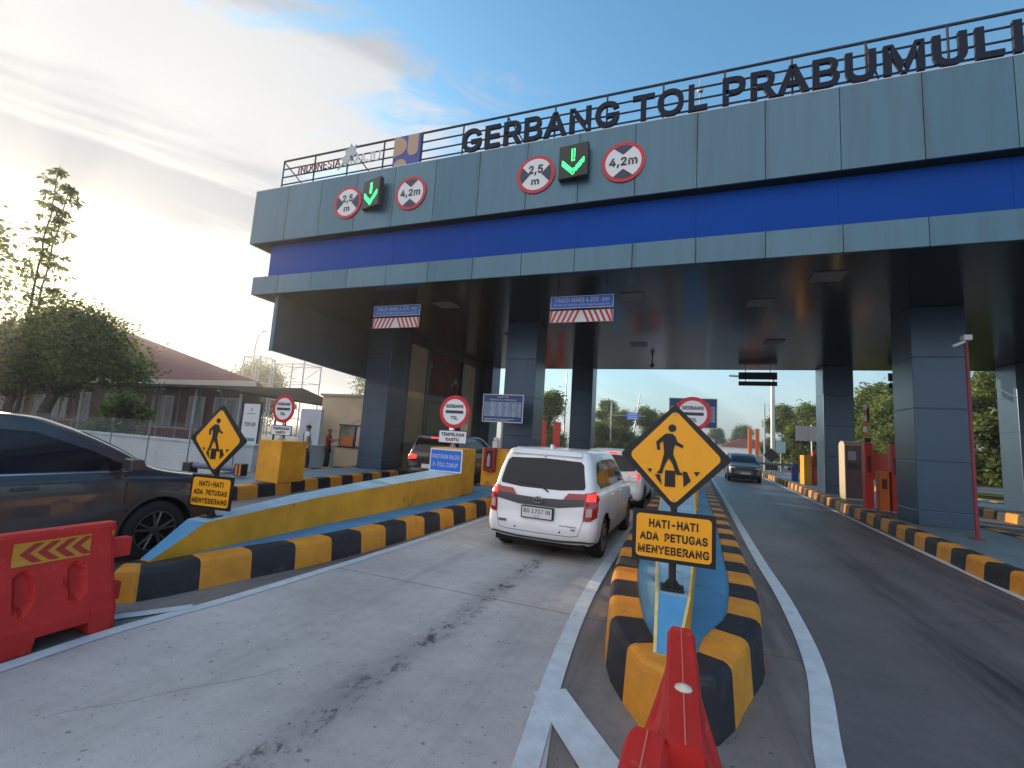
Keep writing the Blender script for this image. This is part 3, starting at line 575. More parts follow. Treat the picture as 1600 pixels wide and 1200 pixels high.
# louvred cladding wall by the far left lane, under the canopy
wall = empty('louvre_screen', 'dark framed screen of beige louvres with a glazed bay behind the first left column', 'screen wall')
XW = -9.95
mb = MB()
for (a, b) in ((14.75, 14.95), (16.25, 16.5), (19.5, 19.7), (21.0, 22.6)): mb.box(XW-.25, XW, a, b, .3, ZL)
mb.box(XW-.25, XW, 14.75, 22.6, .9, 1.25); mb.box(XW-.25, XW-.02, 14.95, 21.0, ZL-.32, ZL); mb.box(XW-.2, XW-.03, 16.5, 19.5, 3.05, 3.3)
mb.build('frame', mat('frame_slate', (.030, .040, .052), .4, .2), wall)
LOUV = mat('louvre_beige', (.52, .43, .29), .5, var=.12, vscale=2)
for (a, b) in ((14.95, 16.25), (19.7, 21.0)):
    mb = MB(); z = 1.27
    while z < ZL-.36:
        mb.prism([(XW-.10, z), (XW-.06, z), (XW-.015, z+.065), (XW-.055, z+.065)], a+.004, b-.004, 'y'); z += .075
    mb.build('louvre', LOUV, wall)
g = MB(); g.box(XW-.12, XW-.10, 16.5, 19.5, 3.31, ZL-.33); gp = g.build('upper_pane', mat('maroon_poster', (.13, .020, .020), .7, var=.5, vscale=2.2, dirt=(.50, .42, .38, 1.3, .585)), wall)
g = MB(); g.box(XW-.12, XW-.10, 16.5, 19.5, 1.26, 3.04)
gm, gt, gb = node_mat('clear_glass'); gb.inputs['Base Color'].default_value = (.8, .85, .85, 1); gb.inputs['Roughness'].default_value = .02
gb.inputs['Transmission Weight'].default_value = 1; gb.inputs['IOR'].default_value = 1.02
g.build('pane', gm, wall)

# ------------------------------------------------------------------ roof railing, lettering
rail = empty('roof_railing', 'thin dark pipe railing along the top edge of the canopy', 'railing')
YR = 9.92
mb = MB()
for z in (9.22, 9.47, 9.74, 10.02): mb.tube((-12.0, YR, z), (19.5, YR, z), .022 if z < 10 else .030, n=8)
mb.build('rail', RAILM, rail)
xp = -12.0
while xp < 19.6:
    mb = MB(); mb.tube((xp, YR, ZT+.02), (xp, YR, 10.02), .024, n=8); mb.build('post', RAILM, rail); xp += PW
for xb in (-12.0, -9.35, -4.33, 3.36, 8.5):
    mb = MB(); mb.tube((xb, YR, 10.0), (xb+.75, YR+.9, ZT), .020, n=8); mb.build('brace', RAILM, rail)
name = empty('gate_name_sign', 'raised dark letters reading GERBANG TOL PRABUMULIH on the canopy roof edge', 'lettering sign')
def word(s, x0, x1, z0=9.12, z1=9.76, y=9.80, dz=0):
    v, f = text_data(s, .022); W0 = v[:, 0].min(); W1 = v[:, 0].max(); sc = (x1-x0)/(W1-W0)
    # per letter advance: measure prefixes
    pos = []
    for i in range(len(s)):
        v2, _ = text_data(s[:i+1], .022); vi, _ = text_data(s[i], .022); pos.append((v2[:, 0].max()-(vi[:, 0].max()-vi[:, 0].min()), v2[:, 0].max()))
    for ch, (a, b) in zip(s, pos):
        A = x0+(a-W0)*sc; B = x0+(b-W0)*sc; over = .012 if ch in 'GOU' else 0
        lettering(ch, (A+B)/2, (z0+z1)/2+(-over/2 if ch == 'U' else 0), B-A, z1-z0+over*1.2, y, LET, name, 'letter', bold=.022, depth=.07)
word('GERBANG', -5.56, -1.44); word('TOL', -1.14, .46); word('PRABUMULIH', .76, 6.32)
# small lettering with a leaf shape at the left
lg = empty('slogan_sign', 'thin maroon and white letters INDONESIA MAJU with a pale leaf on the roof railing', 'lettering sign')
MAR = mat('letter_maroon', (.20, .02, .05), .45)
lettering('INDONESIA', -10.45, 9.56, 1.62, .26, 9.82, MAR, lg, bold=.0, depth=.03)
lettering('MAJU', -8.72, 9.53, 1.05, .30, 9.80, SIGNW, lg, bold=.0, depth=.03)
leaf = [(-.42, -.50), (-.20, -.22), (-.32, -.10), (-.10, .02), (-.16, .22), (.02, .24), (.10, .42), (.20, .26), (.34, .34), (.30, .12), (.42, .0), (.24, -.08), (.28, -.26), (.08, -.20), (-.02, -.36), (-.14, -.30)]
mb = MB(); mb.prism([(x*.82-9.35, z*.85+9.72) for x, z in leaf], 9.80, 9.83, 'y'); mb.build('leaf_emblem', mat('pale_emblem', (.42, .46, .48), .5), lg)
pu = empty('ministry_emblem_board', 'square blue and tan emblem board on the canopy roof railing', 'emblem board')
mb = MB(); mb.box(-7.74, -6.86, 9.82, 9.86, 9.05, 9.97); mb.build('panel', mat('emblem_blue', (.03, .06, .27), .5), pu)
TAN = mat('emblem_tan', (.42, .27, .19), .5)
def halfr(cx, cz, r, a0, a1, n=16): return [(cx+r*math.cos(R(a0+(a1-a0)*k/n)), cz+r*math.sin(R(a0+(a1-a0)*k/n))) for k in range(n+1)]
mb = MB(); mb.prism([(-7.735, 9.96), (-7.735, 9.36)] + halfr(-7.56, 9.66, .26, -78, 60) + [(-7.55, 9.96)], 9.812, 9.8195, 'y')
mb.prism([(-7.27, 9.965)] + halfr(-7.10, 9.50, .17, 180, 360) + [(-6.93, 9.965)], 9.812, 9.8195, 'y')
mb.prism(halfr(-7.48, 9.055, .22, 0, 180), 9.812, 9.8195, 'y'); mb.build('emblem', TAN, pu)
# lightning rod
mb = MB(); mb.tube((.38, 12.0, ZT-.3), (.38, 12.0, 11.65), .035, .022, n=8); mb.lathe([(0, -.10), (.07, -.06), (.08, .02), (.04, .1), (0, .12)], (.38, 12, 11.35), 'z', 10); mb.tube((.38, 12, 11.5), (.38, 12, 11.95), .012, .004, n=6)
tag(mb.build('lightning_rod', GREYM), 'pale lightning rod rising behind the roof letters', 'lightning rod')

# ------------------------------------------------------------------ fascia signs
def disc_sign(label, x, z, kind, r=.48):
    o = empty('limit_sign', label, 'road sign', (x, CY0-.012, z), group='round limit signs on the upper fascia')
    MB().prism(circ(0, 0, r), -.02, .008, 'y').build('plate', SIGNR, o)
    MB().prism(circ(0, 0, r*.83), -.024, -.021, 'y').build('face', SIGNW, o)
    R0 = r*.83
    def seg(a0, a1, tip):
        MB().prism([tip] + halfr(0, 0, R0*.995, a0, a1, 10), -.028, -.0245, 'y').build('triangle_mark', mat('mark_navy', (.02, .03, .07), .5), o)
    if kind == 'w': seg(-32, 32, (R0*.36, 0)); seg(148, 212, (-R0*.36, 0))
    else: seg(58, 122, (0, R0*.42)); seg(238, 302, (0, -R0*.42))
    if kind == 'w':
        lettering('2,5', 0, R0*.26, R0*.90, R0*.66, -.031, BLACKP, o, bold=.026); lettering('m', 0, -R0*.50, R0*.50, R0*.34, -.031, BLACKP, o, bold=.026)
    else: lettering('4,2m', 0, -R0*.03, R0*1.56, R0*.62, -.031, BLACKP, o, bold=.026)
disc_sign('round 2,5 m width limit sign near the left end of the canopy fascia', -8.95, 8.04, 'w', .475)
disc_sign('round 4,2 m height limit sign below the blue and tan emblem board', -6.86, 8.04, 'h', .475)
disc_sign('round 2,5 m width limit sign in mid fascia, below the roof letters RB', -3.34, 8.02, 'w')
disc_sign('round 4,2 m height limit sign in mid fascia, below the roof letters NG', -1.28, 8.0, 'h')
GRN = mat('led_green', (.02, .5, .08), .4, emit=(.03, 1.0, .16, 1.8))
def lane_light(label, x, rz, full=True):
    o = empty('lane_signal', label, 'lane signal', (x, CY0-.03, 8.12), rz, group='green arrow lane signals')
    mb = MB(); mb.box(-.35, .35, -.16, -.02, -.41, .41); mb.build('housing', BLACKM, o, bevel=.015)
    mb = MB(); mb.box(-.07, .07, -.02, .10, -.1, .1); mb.build('bracket', BLACKM, o)
    mb = MB(); dots = []
    # led pixels form the arrow
    st = .028
    for i in range(-12, 13):
        for j in range(-13, 14):
            x_, z_ = i*st, j*st
            shaft = abs(x_) < .045 and -.02 < z_ < .30 and (full or abs(x_) > .012)
            d = z_ - (abs(x_)*1.0 - .30); head = -.06 < d < .10 and abs(x_) < .27
            if shaft or head:
                if rng.random() < .06: continue
                mb.box(x_-.0115, x_+.0115, -.168, -.161, z_-.0115, z_+.0115)
    mb.build('arrow_leds', GRN, o)
lane_light('green down arrow signal in a turned black box near the fascia left end', -8.0, R(-14))
lane_light('green down arrow signal in the middle of the fascia under the roof letters', -2.38, R(-5), False)

# hanging clearance boards
def clearance(label, x, y=10.55, z=5.27, back=False):
    o = empty('clearance_board', label, 'clearance board', (x, y, z), group='height clearance boards under the canopy')
    mb = MB(); mb.box(-.78, .78, 0, .025, -.31, 0); mb.build('panel', SIGNW if not back else BLACKM, o)
    mb = MB(); mb.box(-.765, .765, -.004, -.001, -.297, -.013); mb.build('panel_face', SIGNB, o)
    lettering('TINGGI MAKS 4.200  mm', 0, -.105, 1.36, .115, -.007, SIGNW, o, bold=.0)
    lettering('PP NO 15 TAHUN 2005 Pasal 54 ayat 1A', 0, -.235, 1.36, .066, -.007, SIGNW, o, bold=-.005)
    mb = MB(); mb.box(-.78, .78, 0, .025, -.66, -.37); mb.build('striped_bar', SIGNW, o)
    for sg in (-1, 1):
        mb = MB()
        for k in range(6):
            a = .13+k*.135; pts = [(sg*a-sg*.045, -.375), (sg*(a-.16)-sg*.045 if False else sg*(a+.03), -.375), (sg*(a+.03)-sg*.13, -.655)]
            # slanted stripe, leaning outwards towards the bottom
            x0 = a-.10; pts = [(sg*min(.77, x0), -.372), (sg*min(.779, x0+.06), -.372), (sg*min(.779, x0+.19), -.658), (sg*min(.765, x0+.13), -.658)]
            mb.prism(pts, -.004, -.001, 'y')
        mb.build('stripe', SIGNR, o)
    mb = MB()
    for sx in (-.6, .6): mb.tube((sx, .04, -.66), (sx, .04, ZL-z+.03), .012, n=6); 
    mb.build('hanger', BLACKM, o)
clearance('blue TINGGI MAKS board with striped bar, hung in front of the first left column', -7.66)
clearance('blue TINGGI MAKS board with striped bar, hung above the white hatchback lane', -2.30)
for x, lb in ((3.3, 'dark back of a board pair hung at the canopy rear above the asphalt lane'), (8.9, 'dark back of a board pair half hidden by the nearest right column')):
    o = empty('clearance_board', lb, 'clearance board', (x, 22.75, 5.35), group='height clearance boards under the canopy')
    mb = MB(); mb.box(-.78, .78, 0, .03, -.33, .0); mb.build('panel', BLACKM, o)
    mb = MB(); mb.box(-.78, .78, 0, .03, -.62, -.42); mb.build('striped_bar', BLACKM, o)
    mb = MB(); mb.tube((.5, -.02, -.62), (.5, -.02, .18), .015, n=6); mb.tube((-.5, -.02, -.62), (-.5, -.02, .18), .015, n=6); mb.build('hanger', BLACKM, o)

# ------------------------------------------------------------------ ramp walls and yellow blocks on the islands
def ramp_wall(label, L_, Rr, ys, zt, zb, noseY, noseZ=None, xm=None, gridx=None):
    """wall whose top rises towards the block; L_/Rr x at ys"""
    o = empty('ramp_wall', label, 'ramp wall', group='sloped crash walls on the island noses')
    n = len(ys); side, top, nose = MB(), MB(), MB()
    for i in range(n-1):
        for X, s_ in ((L_, -1), (Rr, 1)):
            side.poly([(X[i], ys[i], zb), (X[i+1], ys[i+1], zb), (X[i+1], ys[i+1], zt[i+1]), (X[i], ys[i], zt[i])])
        top.poly([(L_[i]-.0, ys[i], zt[i]), (Rr[i]+.0, ys[i], zt[i]), (Rr[i+1], ys[i+1], zt[i+1]), (L_[i+1], ys[i+1], zt[i+1])], 1 if i >= 1 else 0)
    side.poly([(L_[-1], ys[-1], zb), (Rr[-1], ys[-1], zb), (Rr[-1], ys[-1], zt[-1]), (L_[-1], ys[-1], zt[-1])])
    side.poly([(L_[0], ys[0], zb), (Rr[0], ys[0], zb), (Rr[0], ys[0], zt[0]), (L_[0], ys[0], zt[0])])
    a = side.build('wall_side', YEL, o); b = top.build('wall_top', [LBLUE, PBLUE], o)
    return o
def yellow_block(label, x0, x1, y0, y1, z0, z1, taper=0):
    mb = MB(); mb.box(x0, x1, y0, y1, z0, z1)
    return tag(mb.build('yellow_block', YEL, bevel=.015), label, 'concrete block', 'yellow concrete blocks on the islands')
ramp_wall('long yellow ramp wall with blue top on the left island, rising to the yellow block',
          [-4.92, -5.14, -5.32, -5.46, -5.56, -5.62], [-4.78, -4.84, -4.86, -4.83, -4.80, -4.78], [3.06, 3.62, 5.3, 7.3, 8.9, 9.64], [.30, .57, .67, .74, .78, .80], .26, 3)
ramp_wall('narrow blue topped ramp wall on the middle island under the large diamond sign',
          [-.135, -.145, -.24, -.30, -.32], [.02, .10, .22, .30, .34], [3.26, 3.70, 6.0, 9.5, 10.98], [.375, .62, .76, .93, 1.0], .33, 3)
# pale edge lines along the middle ramp wall
mw = [o_ for o_ in COL.objects if o_.name.startswith('ramp_wall') and o_.get('label', '').startswith('narrow')][0]
def edge_line(X, ys, zt, w):
    q = MB()
    for i in range(len(ys)-1): q.poly([(X[i], ys[i], zt[i]+.003), (X[i]+w, ys[i], zt[i]+.003), (X[i+1]+w, ys[i+1], zt[i+1]+.003), (X[i+1], ys[i+1], zt[i+1]+.003)])
    q.build('painted_edge', mat('edge_cream', (.62, .50, .20), .6, var=.2, vscale=8), mw)
edge_line([-.135, -.145, -.24, -.30, -.32], [3.26, 3.70, 6.0, 9.5, 10.98], [.375, .62, .76, .93, 1.0], .022)
edge_line([0.0, .08, .20, .28, .32], [3.26, 3.70, 6.0, 9.5, 10.98], [.375, .62, .76, .93, 1.0], .02)
yellow_block('tall yellow block carrying the PASTIKAN SALDO sign on the left island', -5.63, -4.78, 9.65, 10.42, .27, 1.36)
yellow_block('yellow block with the red extinguisher box, in front of the second column', -5.42, -4.36, 12.25, 13.05, .27, 1.36)
yellow_block('yellow block on the middle island behind the large diamond sign', -.32, .42, 11.0, 11.8, .34, 1.40)
yellow_block('scuffed yellow block on the farthest left island', -9.72, -8.98, 8.35, 9.15, .27, 1.27)
yellow_block('small yellow block with red cabinet far down the right island', 6.0, 6.35, 27.0, 27.8, .27, 1.75)

# ------------------------------------------------------------------ signs on poles
def ped_sign(label, loc, rz, s=1.0, post_rz=None, dz=.95):
    o = empty('crossing_sign', label, 'warning sign', loc, rz, group='yellow pedestrian warning signs')
    zc = dz
    h = .43*s; w = .405*s
    MB().prism(rdiamond(zc, h, .03), -.018, 0, 'y').build('diamond_plate', BLACKP, o)
    d2 = [(x*w/.405*.98, z) for x, z in rdiamond(zc, h*.885, .06)]
    MB().prism(d2, -.022, -.0185, 'y').build('diamond_face', SIGNY, o)
    mb = MB(); y0, y1 = -.027, -.0225; k = s
    P = lambda pts: [(x*k, zc+z*k) for x, z in pts]
    mb.prism(P(circ(-.022, .232, .031, 20)), y0, y1, 'y')
    mb.prism(P([(-.095, .165), (-.070, .186), (-.020, .186), (.004, .165), (.020, .122), (.068, .094), (.060, .074), (.002, .096), (-.006, .070), (-.012, .020), (-.082, .020), (-.086, .080), (-.092, .125), (-.118, .098), (-.112, .050), (-.136, .050), (-.146, .115)]), y0, y1, 'y')
    mb.prism(P([(-.082, .021), (-.012, .021), (.014, -.040), (.042, -.120), (.062, -.128), (.060, -.142), (.014, -.142), (-.014, -.062), (-.044, -.012), (-.066, -.052), (-.086, -.110), (-.094, -.142), (-.134, -.142), (-.130, -.128), (-.114, -.112), (-.096, -.040)]), y0-.001, y1-.0012, 'y')
    for pts in ([(-.212, -.108), (-.172, -.108), (-.186, -.140)], [(-.150, -.150), (-.108, -.150), (-.094, -.232), (-.132, -.186)], [(-.070, -.112), (.006, -.112), (.008, -.242), (-.074, -.242)], [(.064, -.112), (.094, -.112), (.126, -.184), (.072, -.236)], [(.146, -.108), (.194, -.108), (.166, -.144)]):
        mb.prism(P(pts), y0, y1, 'y')
    mb.build('pedestrian_symbol', BLACKP, o)
    # plate below
    zp0, zp1 = zc-.44*s-.40*s, zc-.44*s
    hw = .315*s
    mb = MB(); mb.box(-hw, hw, -.018, 0, zp0, zp1); mb.build('text_plate', BLACKP, o)
    MB().prism(rrect(-hw+.03, hw-.03, zp0+.03, zp1-.03, .03), -.022, -.0185, 'y').build('plate_face', SIGNY, o)
    ht = zp1-zp0
    lettering('HATI-HATI', 0, zp0+ht*.745, hw*1.18, ht*.165, -.024, BLACKP, o, bold=.034)
    lettering('ADA  PETUGAS', 0, zp0+ht*.49, hw*1.62, ht*.165, -.024, BLACKP, o, bold=.034)
    lettering('MENYEBERANG', 0, zp0+ht*.235, hw*1.70, ht*.165, -.024, BLACKP, o, bold=.034)
    mb = MB(); mb.tube((0, .032, 0), (0, .032, zc+h*.8), .028, n=14); mb.build('post', BLACKM, o, smooth=False)
    mb = MB(); mb.box(-.085, .085, -.05, .11, 0, .014); mb.prism([(-.07, .014), (-.028, .014), (-.028, .07)], .026, .036, 'y'); mb.prism([(.07, .014), (.028, .014), (.028, .07)], .026, .036, 'y'); mb.build('base_plate', BLACKM, o)
    mb = MB(); mb.tube((0, -.024, zc+h*.80), (0, -.020, zc+h*.80), .010, n=8); mb.tube((0, -.024, zc-h*.80), (0, -.020, zc-h*.80), .010, n=8); mb.build('bolt', GREYM, o)
    return o
ped_sign('large yellow walking man diamond with HATI-HATI plate on the middle island', (-.03, 3.80, .632), R(2), .96, dz=1.00)
ped_sign('yellow walking man diamond with HATI-HATI plate beside the dark grey car', (-5.03, 3.78, .585), R(6), .94, dz=.88)

def toll_sign(label, x, y, z0, zc, r, plate=True, pz=None, pw=.8, ph=.34, face_rz=0):
    o = empty('toll_gate_sign', label, 'road sign', (x, y, z0), face_rz, group='round GERBANG TOL signs')
    c = zc-z0
    MB().prism(circ(0, c, r), -.015, 0, 'y').build('disc', SIGNR, o)
    MB().prism(circ(0, c, r*.77), -.019, -.0155, 'y').build('disc_face', SIGNW, o)
    MB().prism(rrect(-r*.60, r*.60, c-r*.10, c+r*.08, r*.05), -.024, -.0195, 'y').build('bar_mark', mat('mark_navy', (.02, .03, .07), .5), o)
    lettering('GERBANG', 0, c+r*.34, r*1.18, r*.22, -.026, BLACKP, o, bold=.03); lettering('TOL', 0, c-r*.36, r*.46, r*.22, -.026, BLACKP, o, bold=.03)
    if plate:
        p = pz-z0; MB().prism(rrect(-pw/2, pw/2, p-ph/2, p+ph/2, .03), -.015, 0, 'y').build('plate', NAVY, o)
        MB().prism(rrect(-pw/2+.02, pw/2-.02, p-ph/2+.02, p+ph/2-.02, .02), -.019, -.0155, 'y').build('plate_face', SIGNW, o)
        lettering('TEMPELKAN', 0, p+ph*.19, pw*.80, ph*.26, -.026, BLACKP, o, bold=.03); lettering('KARTU', 0, p-ph*.20, pw*.46, ph*.26, -.026, BLACKP, o, bold=.03)
    mb = MB(); mb.tube((0, .03, 0), (0, .03, c+r*.5), .025, n=10); mb.tube((.09, .03, 0), (0, .03, .14), .012, n=6); mb.tube((-.09, .03, 0), (0, .03, .14), .012, n=6); mb.build('post', GREYM, o)
    return o
toll_sign('round GERBANG TOL sign with TEMPELKAN KARTU plate above the PASTIKAN SALDO notice', -5.22, 9.95, 1.36, 2.25, .41, True, 1.63, .78, .32)
toll_sign('round GERBANG TOL sign with TEMPELKAN KARTU plate on the farthest left yellow block', -9.48, 8.75, 1.27, 2.07, .36, True, 1.52, .68, .26)
toll_sign('round GERBANG TOL sign half hidden by the large diamond sign', .29, 11.3, 1.40, 2.52, .40, False)
o = empty('balance_notice', 'blue PASTIKAN SALDO E-TOLL CUKUP notice on the front of a yellow block', 'notice', (-5.19, 9.642, 1.065))
mb = MB(); mb.box(-.43, .43, -.015, 0, -.27, .27); mb.build('panel', SIGNW, o); mb = MB(); mb.box(-.40, .40, -.019, -.0155, -.24, .24); mb.build('panel_face', SIGNB, o)
lettering('PASTIKAN SALDO', 0, .09, .72, .10, -.022, SIGNW, o, bold=0); lettering('E-TOLL CUKUP', 0, -.10, .66, .10, -.022, SIGNW, o, bold=0)

def tariff(label, x, y, z0, zc, w=1.3, h=.84, pole_x=0, back=False, tilt=0):
    o = empty('tariff_board', label, 'notice board', (x, y, z0), tilt, group='navy tariff boards on posts'); c = zc-z0
    mb = MB(); mb.box(-w/2, w/2, -.02, .01, c-h/2, c+h/2); mb.build('frame', SIGNW, o); mb = MB(); mb.box(-w/2+.02, w/2-.02, -.024, -.0205, c-h/2+.02, c+h/2-.02); mb.build('panel', NAVY, o)
    lettering('TARIF TOL', 0, c+h*.40, w*.28, h*.06, -.028, SIGNW, o, bold=0); lettering('GERBANG TOL PRABUMULIH', 0, c+h*.30, w*.66, h*.055, -.028, SIGNW, o, bold=0)
    mb = MB(); T = mat('table_pale', (.30, .42, .55), .5)
    for i in range(5):
        cw = [0, .26, .44, .60, .76, .92]; a = -w*.46+cw[i]*w; b = -w*.46+cw[i+1]*w-.01
        for j in range(7): zt = c+h*.22-j*h*.075; mb.box(a, b, -.028, -.0245, zt-h*.062, zt)
    mb.build('table', T, o)
    mb = MB()
    for i in range(5):
        a = -w*.44+[0, .26, .44, .60, .76][i]*w
        for j in range(7): zt = c+h*.22-j*h*.075-h*.045; mb.box(a, a+w*(.19 if i == 0 else .11)*rng.uniform(.6, 1), -.031, -.0285, zt, zt+h*.024)
    mb.build('table_entries', NAVY, o)
    mb = MB(); mb.box(-w*.44, w*.30, -.028, -.0245, c-h*.40, c-h*.375); mb.box(-w*.44, w*.18, -.028, -.0245, c-h*.45, c-h*.43); mb.build('footnote', T, o)
    mb = MB(); mb.tube((pole_x, .05, 0), (pole_x, .05, c+h*.4), .03, n=10); mb.build('post', GREYM, o)
tariff('navy tariff board on a thin post above the red extinguisher box', -4.98, 12.55, 1.36, 2.56)
tariff('navy tariff board mostly hidden behind the large diamond sign', .36, 14.0, .34, 2.74, 1.3, .86, pole_x=-.1)
# extinguisher box
o = empty('extinguisher_box', 'red fire extinguisher cabinet with glass front on a yellow block', 'extinguisher box', (-5.12, 12.24, 1.04))
mb = MB(); mb.box(-.18, .18, -.16, 0, -.34, .34); mb.build('cabinet', mat('cabinet_red', (.22, .008, .018), .35), o, bevel=.02)
mb = MB(); mb.box(-.10, .10, -.166, -.161, -.24, .25); mb.build('glass', mat('cab_glass', (.03, .012, .02), .1), o)
mb = MB(); mb.lathe([(0, -.2), (.05, -.2), (.05, .08), (.02, .13), (.02, .17), (0, .17)], (0, -.172, 0), 'z', 12); mb.build('extinguisher', mat('ext_pale', (.45, .30, .32), .4), o)
mb = MB(); mb.box(-4.66, -4.50, 12.243, 12.248, 1.0, 1.26); tag(mb.build('sticker', SIGNW), 'small white paper notice on the yellow block right of the extinguisher box', 'notice')
mb = MB(); mb.box(.0, .16, 0, .14, 0, .2); mb.lathe([(0, .2), (.06, .2), (.08, .26), (.05, .32), (0, .33)], (.08, .07, 0), 'z', 12)
tag(mb.build('card_reader', mat('reader_white', (.6, .62, .65), .4), loc=(-5.18, 12.4, 1.362), bevel=.01), 'small white device standing on the extinguisher block', 'card reader')
# blue guide sign far away etc. come later

# ------------------------------------------------------------------ water filled barriers
def barrier(label, loc, rz, length=1.2, chev=True):
    o = empty('water_barrier', label, 'plastic barrier', loc, rz, group='red water filled barriers')
    # profile across x at heights; body runs along +y from 0 to length
    prof = [(.225, 0), (.225, .16), (.20, .20), (.125, .42), (.085, .55), (.068, .62), (.065, .775), (.050, .80)]
    slots = [(length*.20, length*.42), (length*.70, length*.90)]
    def zbot(y):
        v = 0
        for a_, b_ in slots: v = max(v, min(1, max(0, (y-a_)/.012)) * min(1, max(0, (b_-y)/.012)))
        return .095*v
    ys = sorted(set([round(v, 4) for v in np.linspace(0, length, int(length/.03))] + [round(q+e_, 4) for a_, b_ in slots for q in (a_, b_) for e_ in (-.001, .013, -.013)]))
    zsamp = sorted(set([z for _, z in prof] + list(np.linspace(.0, .78, 30)))); pz = [z for _, z in prof]; pa = [a_ for a_, _ in prof]
    ovals = np.arange(.20, length-.1, .30); mbd = MB(); nz = len(zsamp)
    for sx in (-1, 1):
        i0 = len(mbd.v)
        for y in ys:
            zb = zbot(y); edge = .012*max(0, 1-min(y, length-y)/.03)
            for z in zsamp:
                Z = zb+(.80-zb)*(z/.80); x = np.interp(Z, pz, pa)-edge
                for oy in ovals:
                    q = ((y-oy)/.052)**2+((Z-.40)/.125)**2
                    if q < 1.3: x -= .045*min(1, max(0, (1.3-q)/.55))
                if .775 > Z > .70 and length*.50 < y < length*.60: x -= 0
                mbd.v.append((sx*x, y, Z))
        for i in range(len(ys)-1):
            for j in range(nz-1): mbd.f.append((i0+i*nz+j, i0+(i+1)*nz+j, i0+(i+1)*nz+j+1, i0+i*nz+j+1)); mbd.m.append(0)
    off = len(ys)*nz
    for i in range(len(ys)-1):
        for j in (0, nz-1): mbd.f.append((i*nz+j, (i+1)*nz+j, off+(i+1)*nz+j, off+i*nz+j)); mbd.m.append(0)
    for i in (0, len(ys)-1):
        for j in range(nz-1): mbd.f.append((i*nz+j, i*nz+j+1, off+i*nz+j+1, off+i*nz+j)); mbd.m.append(0)
    body = mbd.build('body', RED, o, smooth=False)
    sm = body.modifiers.new('soft', 'BEVEL'); sm.width = .006; sm.segments = 2; sm.limit_method = 'ANGLE'; sm.angle_limit = R(50)
    # connectors at the far end, rib along the top
    mb = MB(); mb.box(-.045, .045, length-.01, length+.14, .50, .655); mb.build('connector', RED, o, bevel=.008); mb = MB(); mb.box(-.06, .06, length-.01, length+.10, .16, .30); mb.build('connector', RED, o, bevel=.008)
    mb = MB(); mb.box(-.0025, .0025, .01, length-.01, .80, .8035); mb.build('mould_seam', mat('seam_pale', (.62, .16, .12), .5), o)
    if chev:
        side = 1
        for sx in (1,):
            mb = MB(); A = length-.62; B = length-.17
            def slope(z): return np.interp(z, [.42, .55, .62, .775], [.125, .085, .068, .065])+.004
            def sq(y0, y1, z0, z1, m_, nm_, off=0):
                q = MB(); zz_ = np.linspace(z0, z1, 5)
                for a_, b_ in zip(zz_[:-1], zz_[1:]): q.poly([(sx*(slope(a_)+off), y0, a_), (sx*(slope(a_)+off), y1, a_), (sx*(slope(b_)+off), y1, b_), (sx*(slope(b_)+off), y0, b_)])
                return q.build(nm_, m_, o)
            sq(A, B, .575, .735, mat('reflector_yellow', (.55, .25, .02), .55), 'reflector_sheet')
            q = MB()
            for k in range(4):
                y0 = A+.035+k*.098
                for (za, zb_, da, db) in ((.588, .655, .075, 0), (.655, .722, 0, .075)):
                    q.poly([(sx*(slope(za)+.002), y0+da, za), (sx*(slope(za)+.002), y0+da+.055, za), (sx*(slope(zb_)+.002), y0+db+.055, zb_), (sx*(slope(zb_)+.002), y0+db, zb_)])
            q.build('chevron', mat('chevron_red', (.36, .020, .018), .5), o)
            sq(length-.05, length-.02, .70, .735, MATS['reflector_yellow'], 'reflector_patch', -.004)
    mb = MB(); mb.lathe([(0, .012), (.014, .012), (.018, .006), (.030, .004), (.033, -.002), (0, -.002)], (0, length*.36, .803), 'z', 20); mb.build('filler_cap', mat('cap_cream', (.62, .58, .48), .4), o, smooth=True)
    return o
barrier('long red barrier with yellow chevron sheet in front of the dark grey car', (-4.46, .85, 0), R(-1), 1.65)
barrier('red barrier seen end on, touching the nose of the middle island', (.035, 1.60, 0), R(0.5), .98, False)
barrier('red barrier mostly cut off at the bottom edge, nearest the camera', (-.135, .52, 0), R(-3), 1.12, False)

# ------------------------------------------------------------------ cars
def pchip(x, Yv, xq):
    Yv = np.asarray(Yv, float); x = np.asarray(x, float); h = np.diff(x); d = np.diff(Yv, axis=0)/h[:, None]
    m = np.zeros_like(Yv); w1 = 2*h[1:]+h[:-1]; w2 = h[1:]+2*h[:-1]
    with np.errstate(divide='ignore', invalid='ignore'):
        hm = (w1+w2)[:, None]/(w1[:, None]/d[:-1]+w2[:, None]/d[1:])
    m[1:-1] = np.where(d[:-1]*d[1:] > 0, hm, 0); m[0] = d[0]; m[-1] = d[-1]
    i = np.clip(np.searchsorted(x, xq, side='right')-1, 0, len(x)-2); t = ((xq-x[i])/h[i])[:, None]; H = h[i][:, None]
    return (2*t**3-3*t**2+1)*Yv[i]+(t**3-2*t**2+t)*H*m[i]+(-2*t**3+3*t**2)*Yv[i+1]+(t**3-t**2)*H*m[i+1]
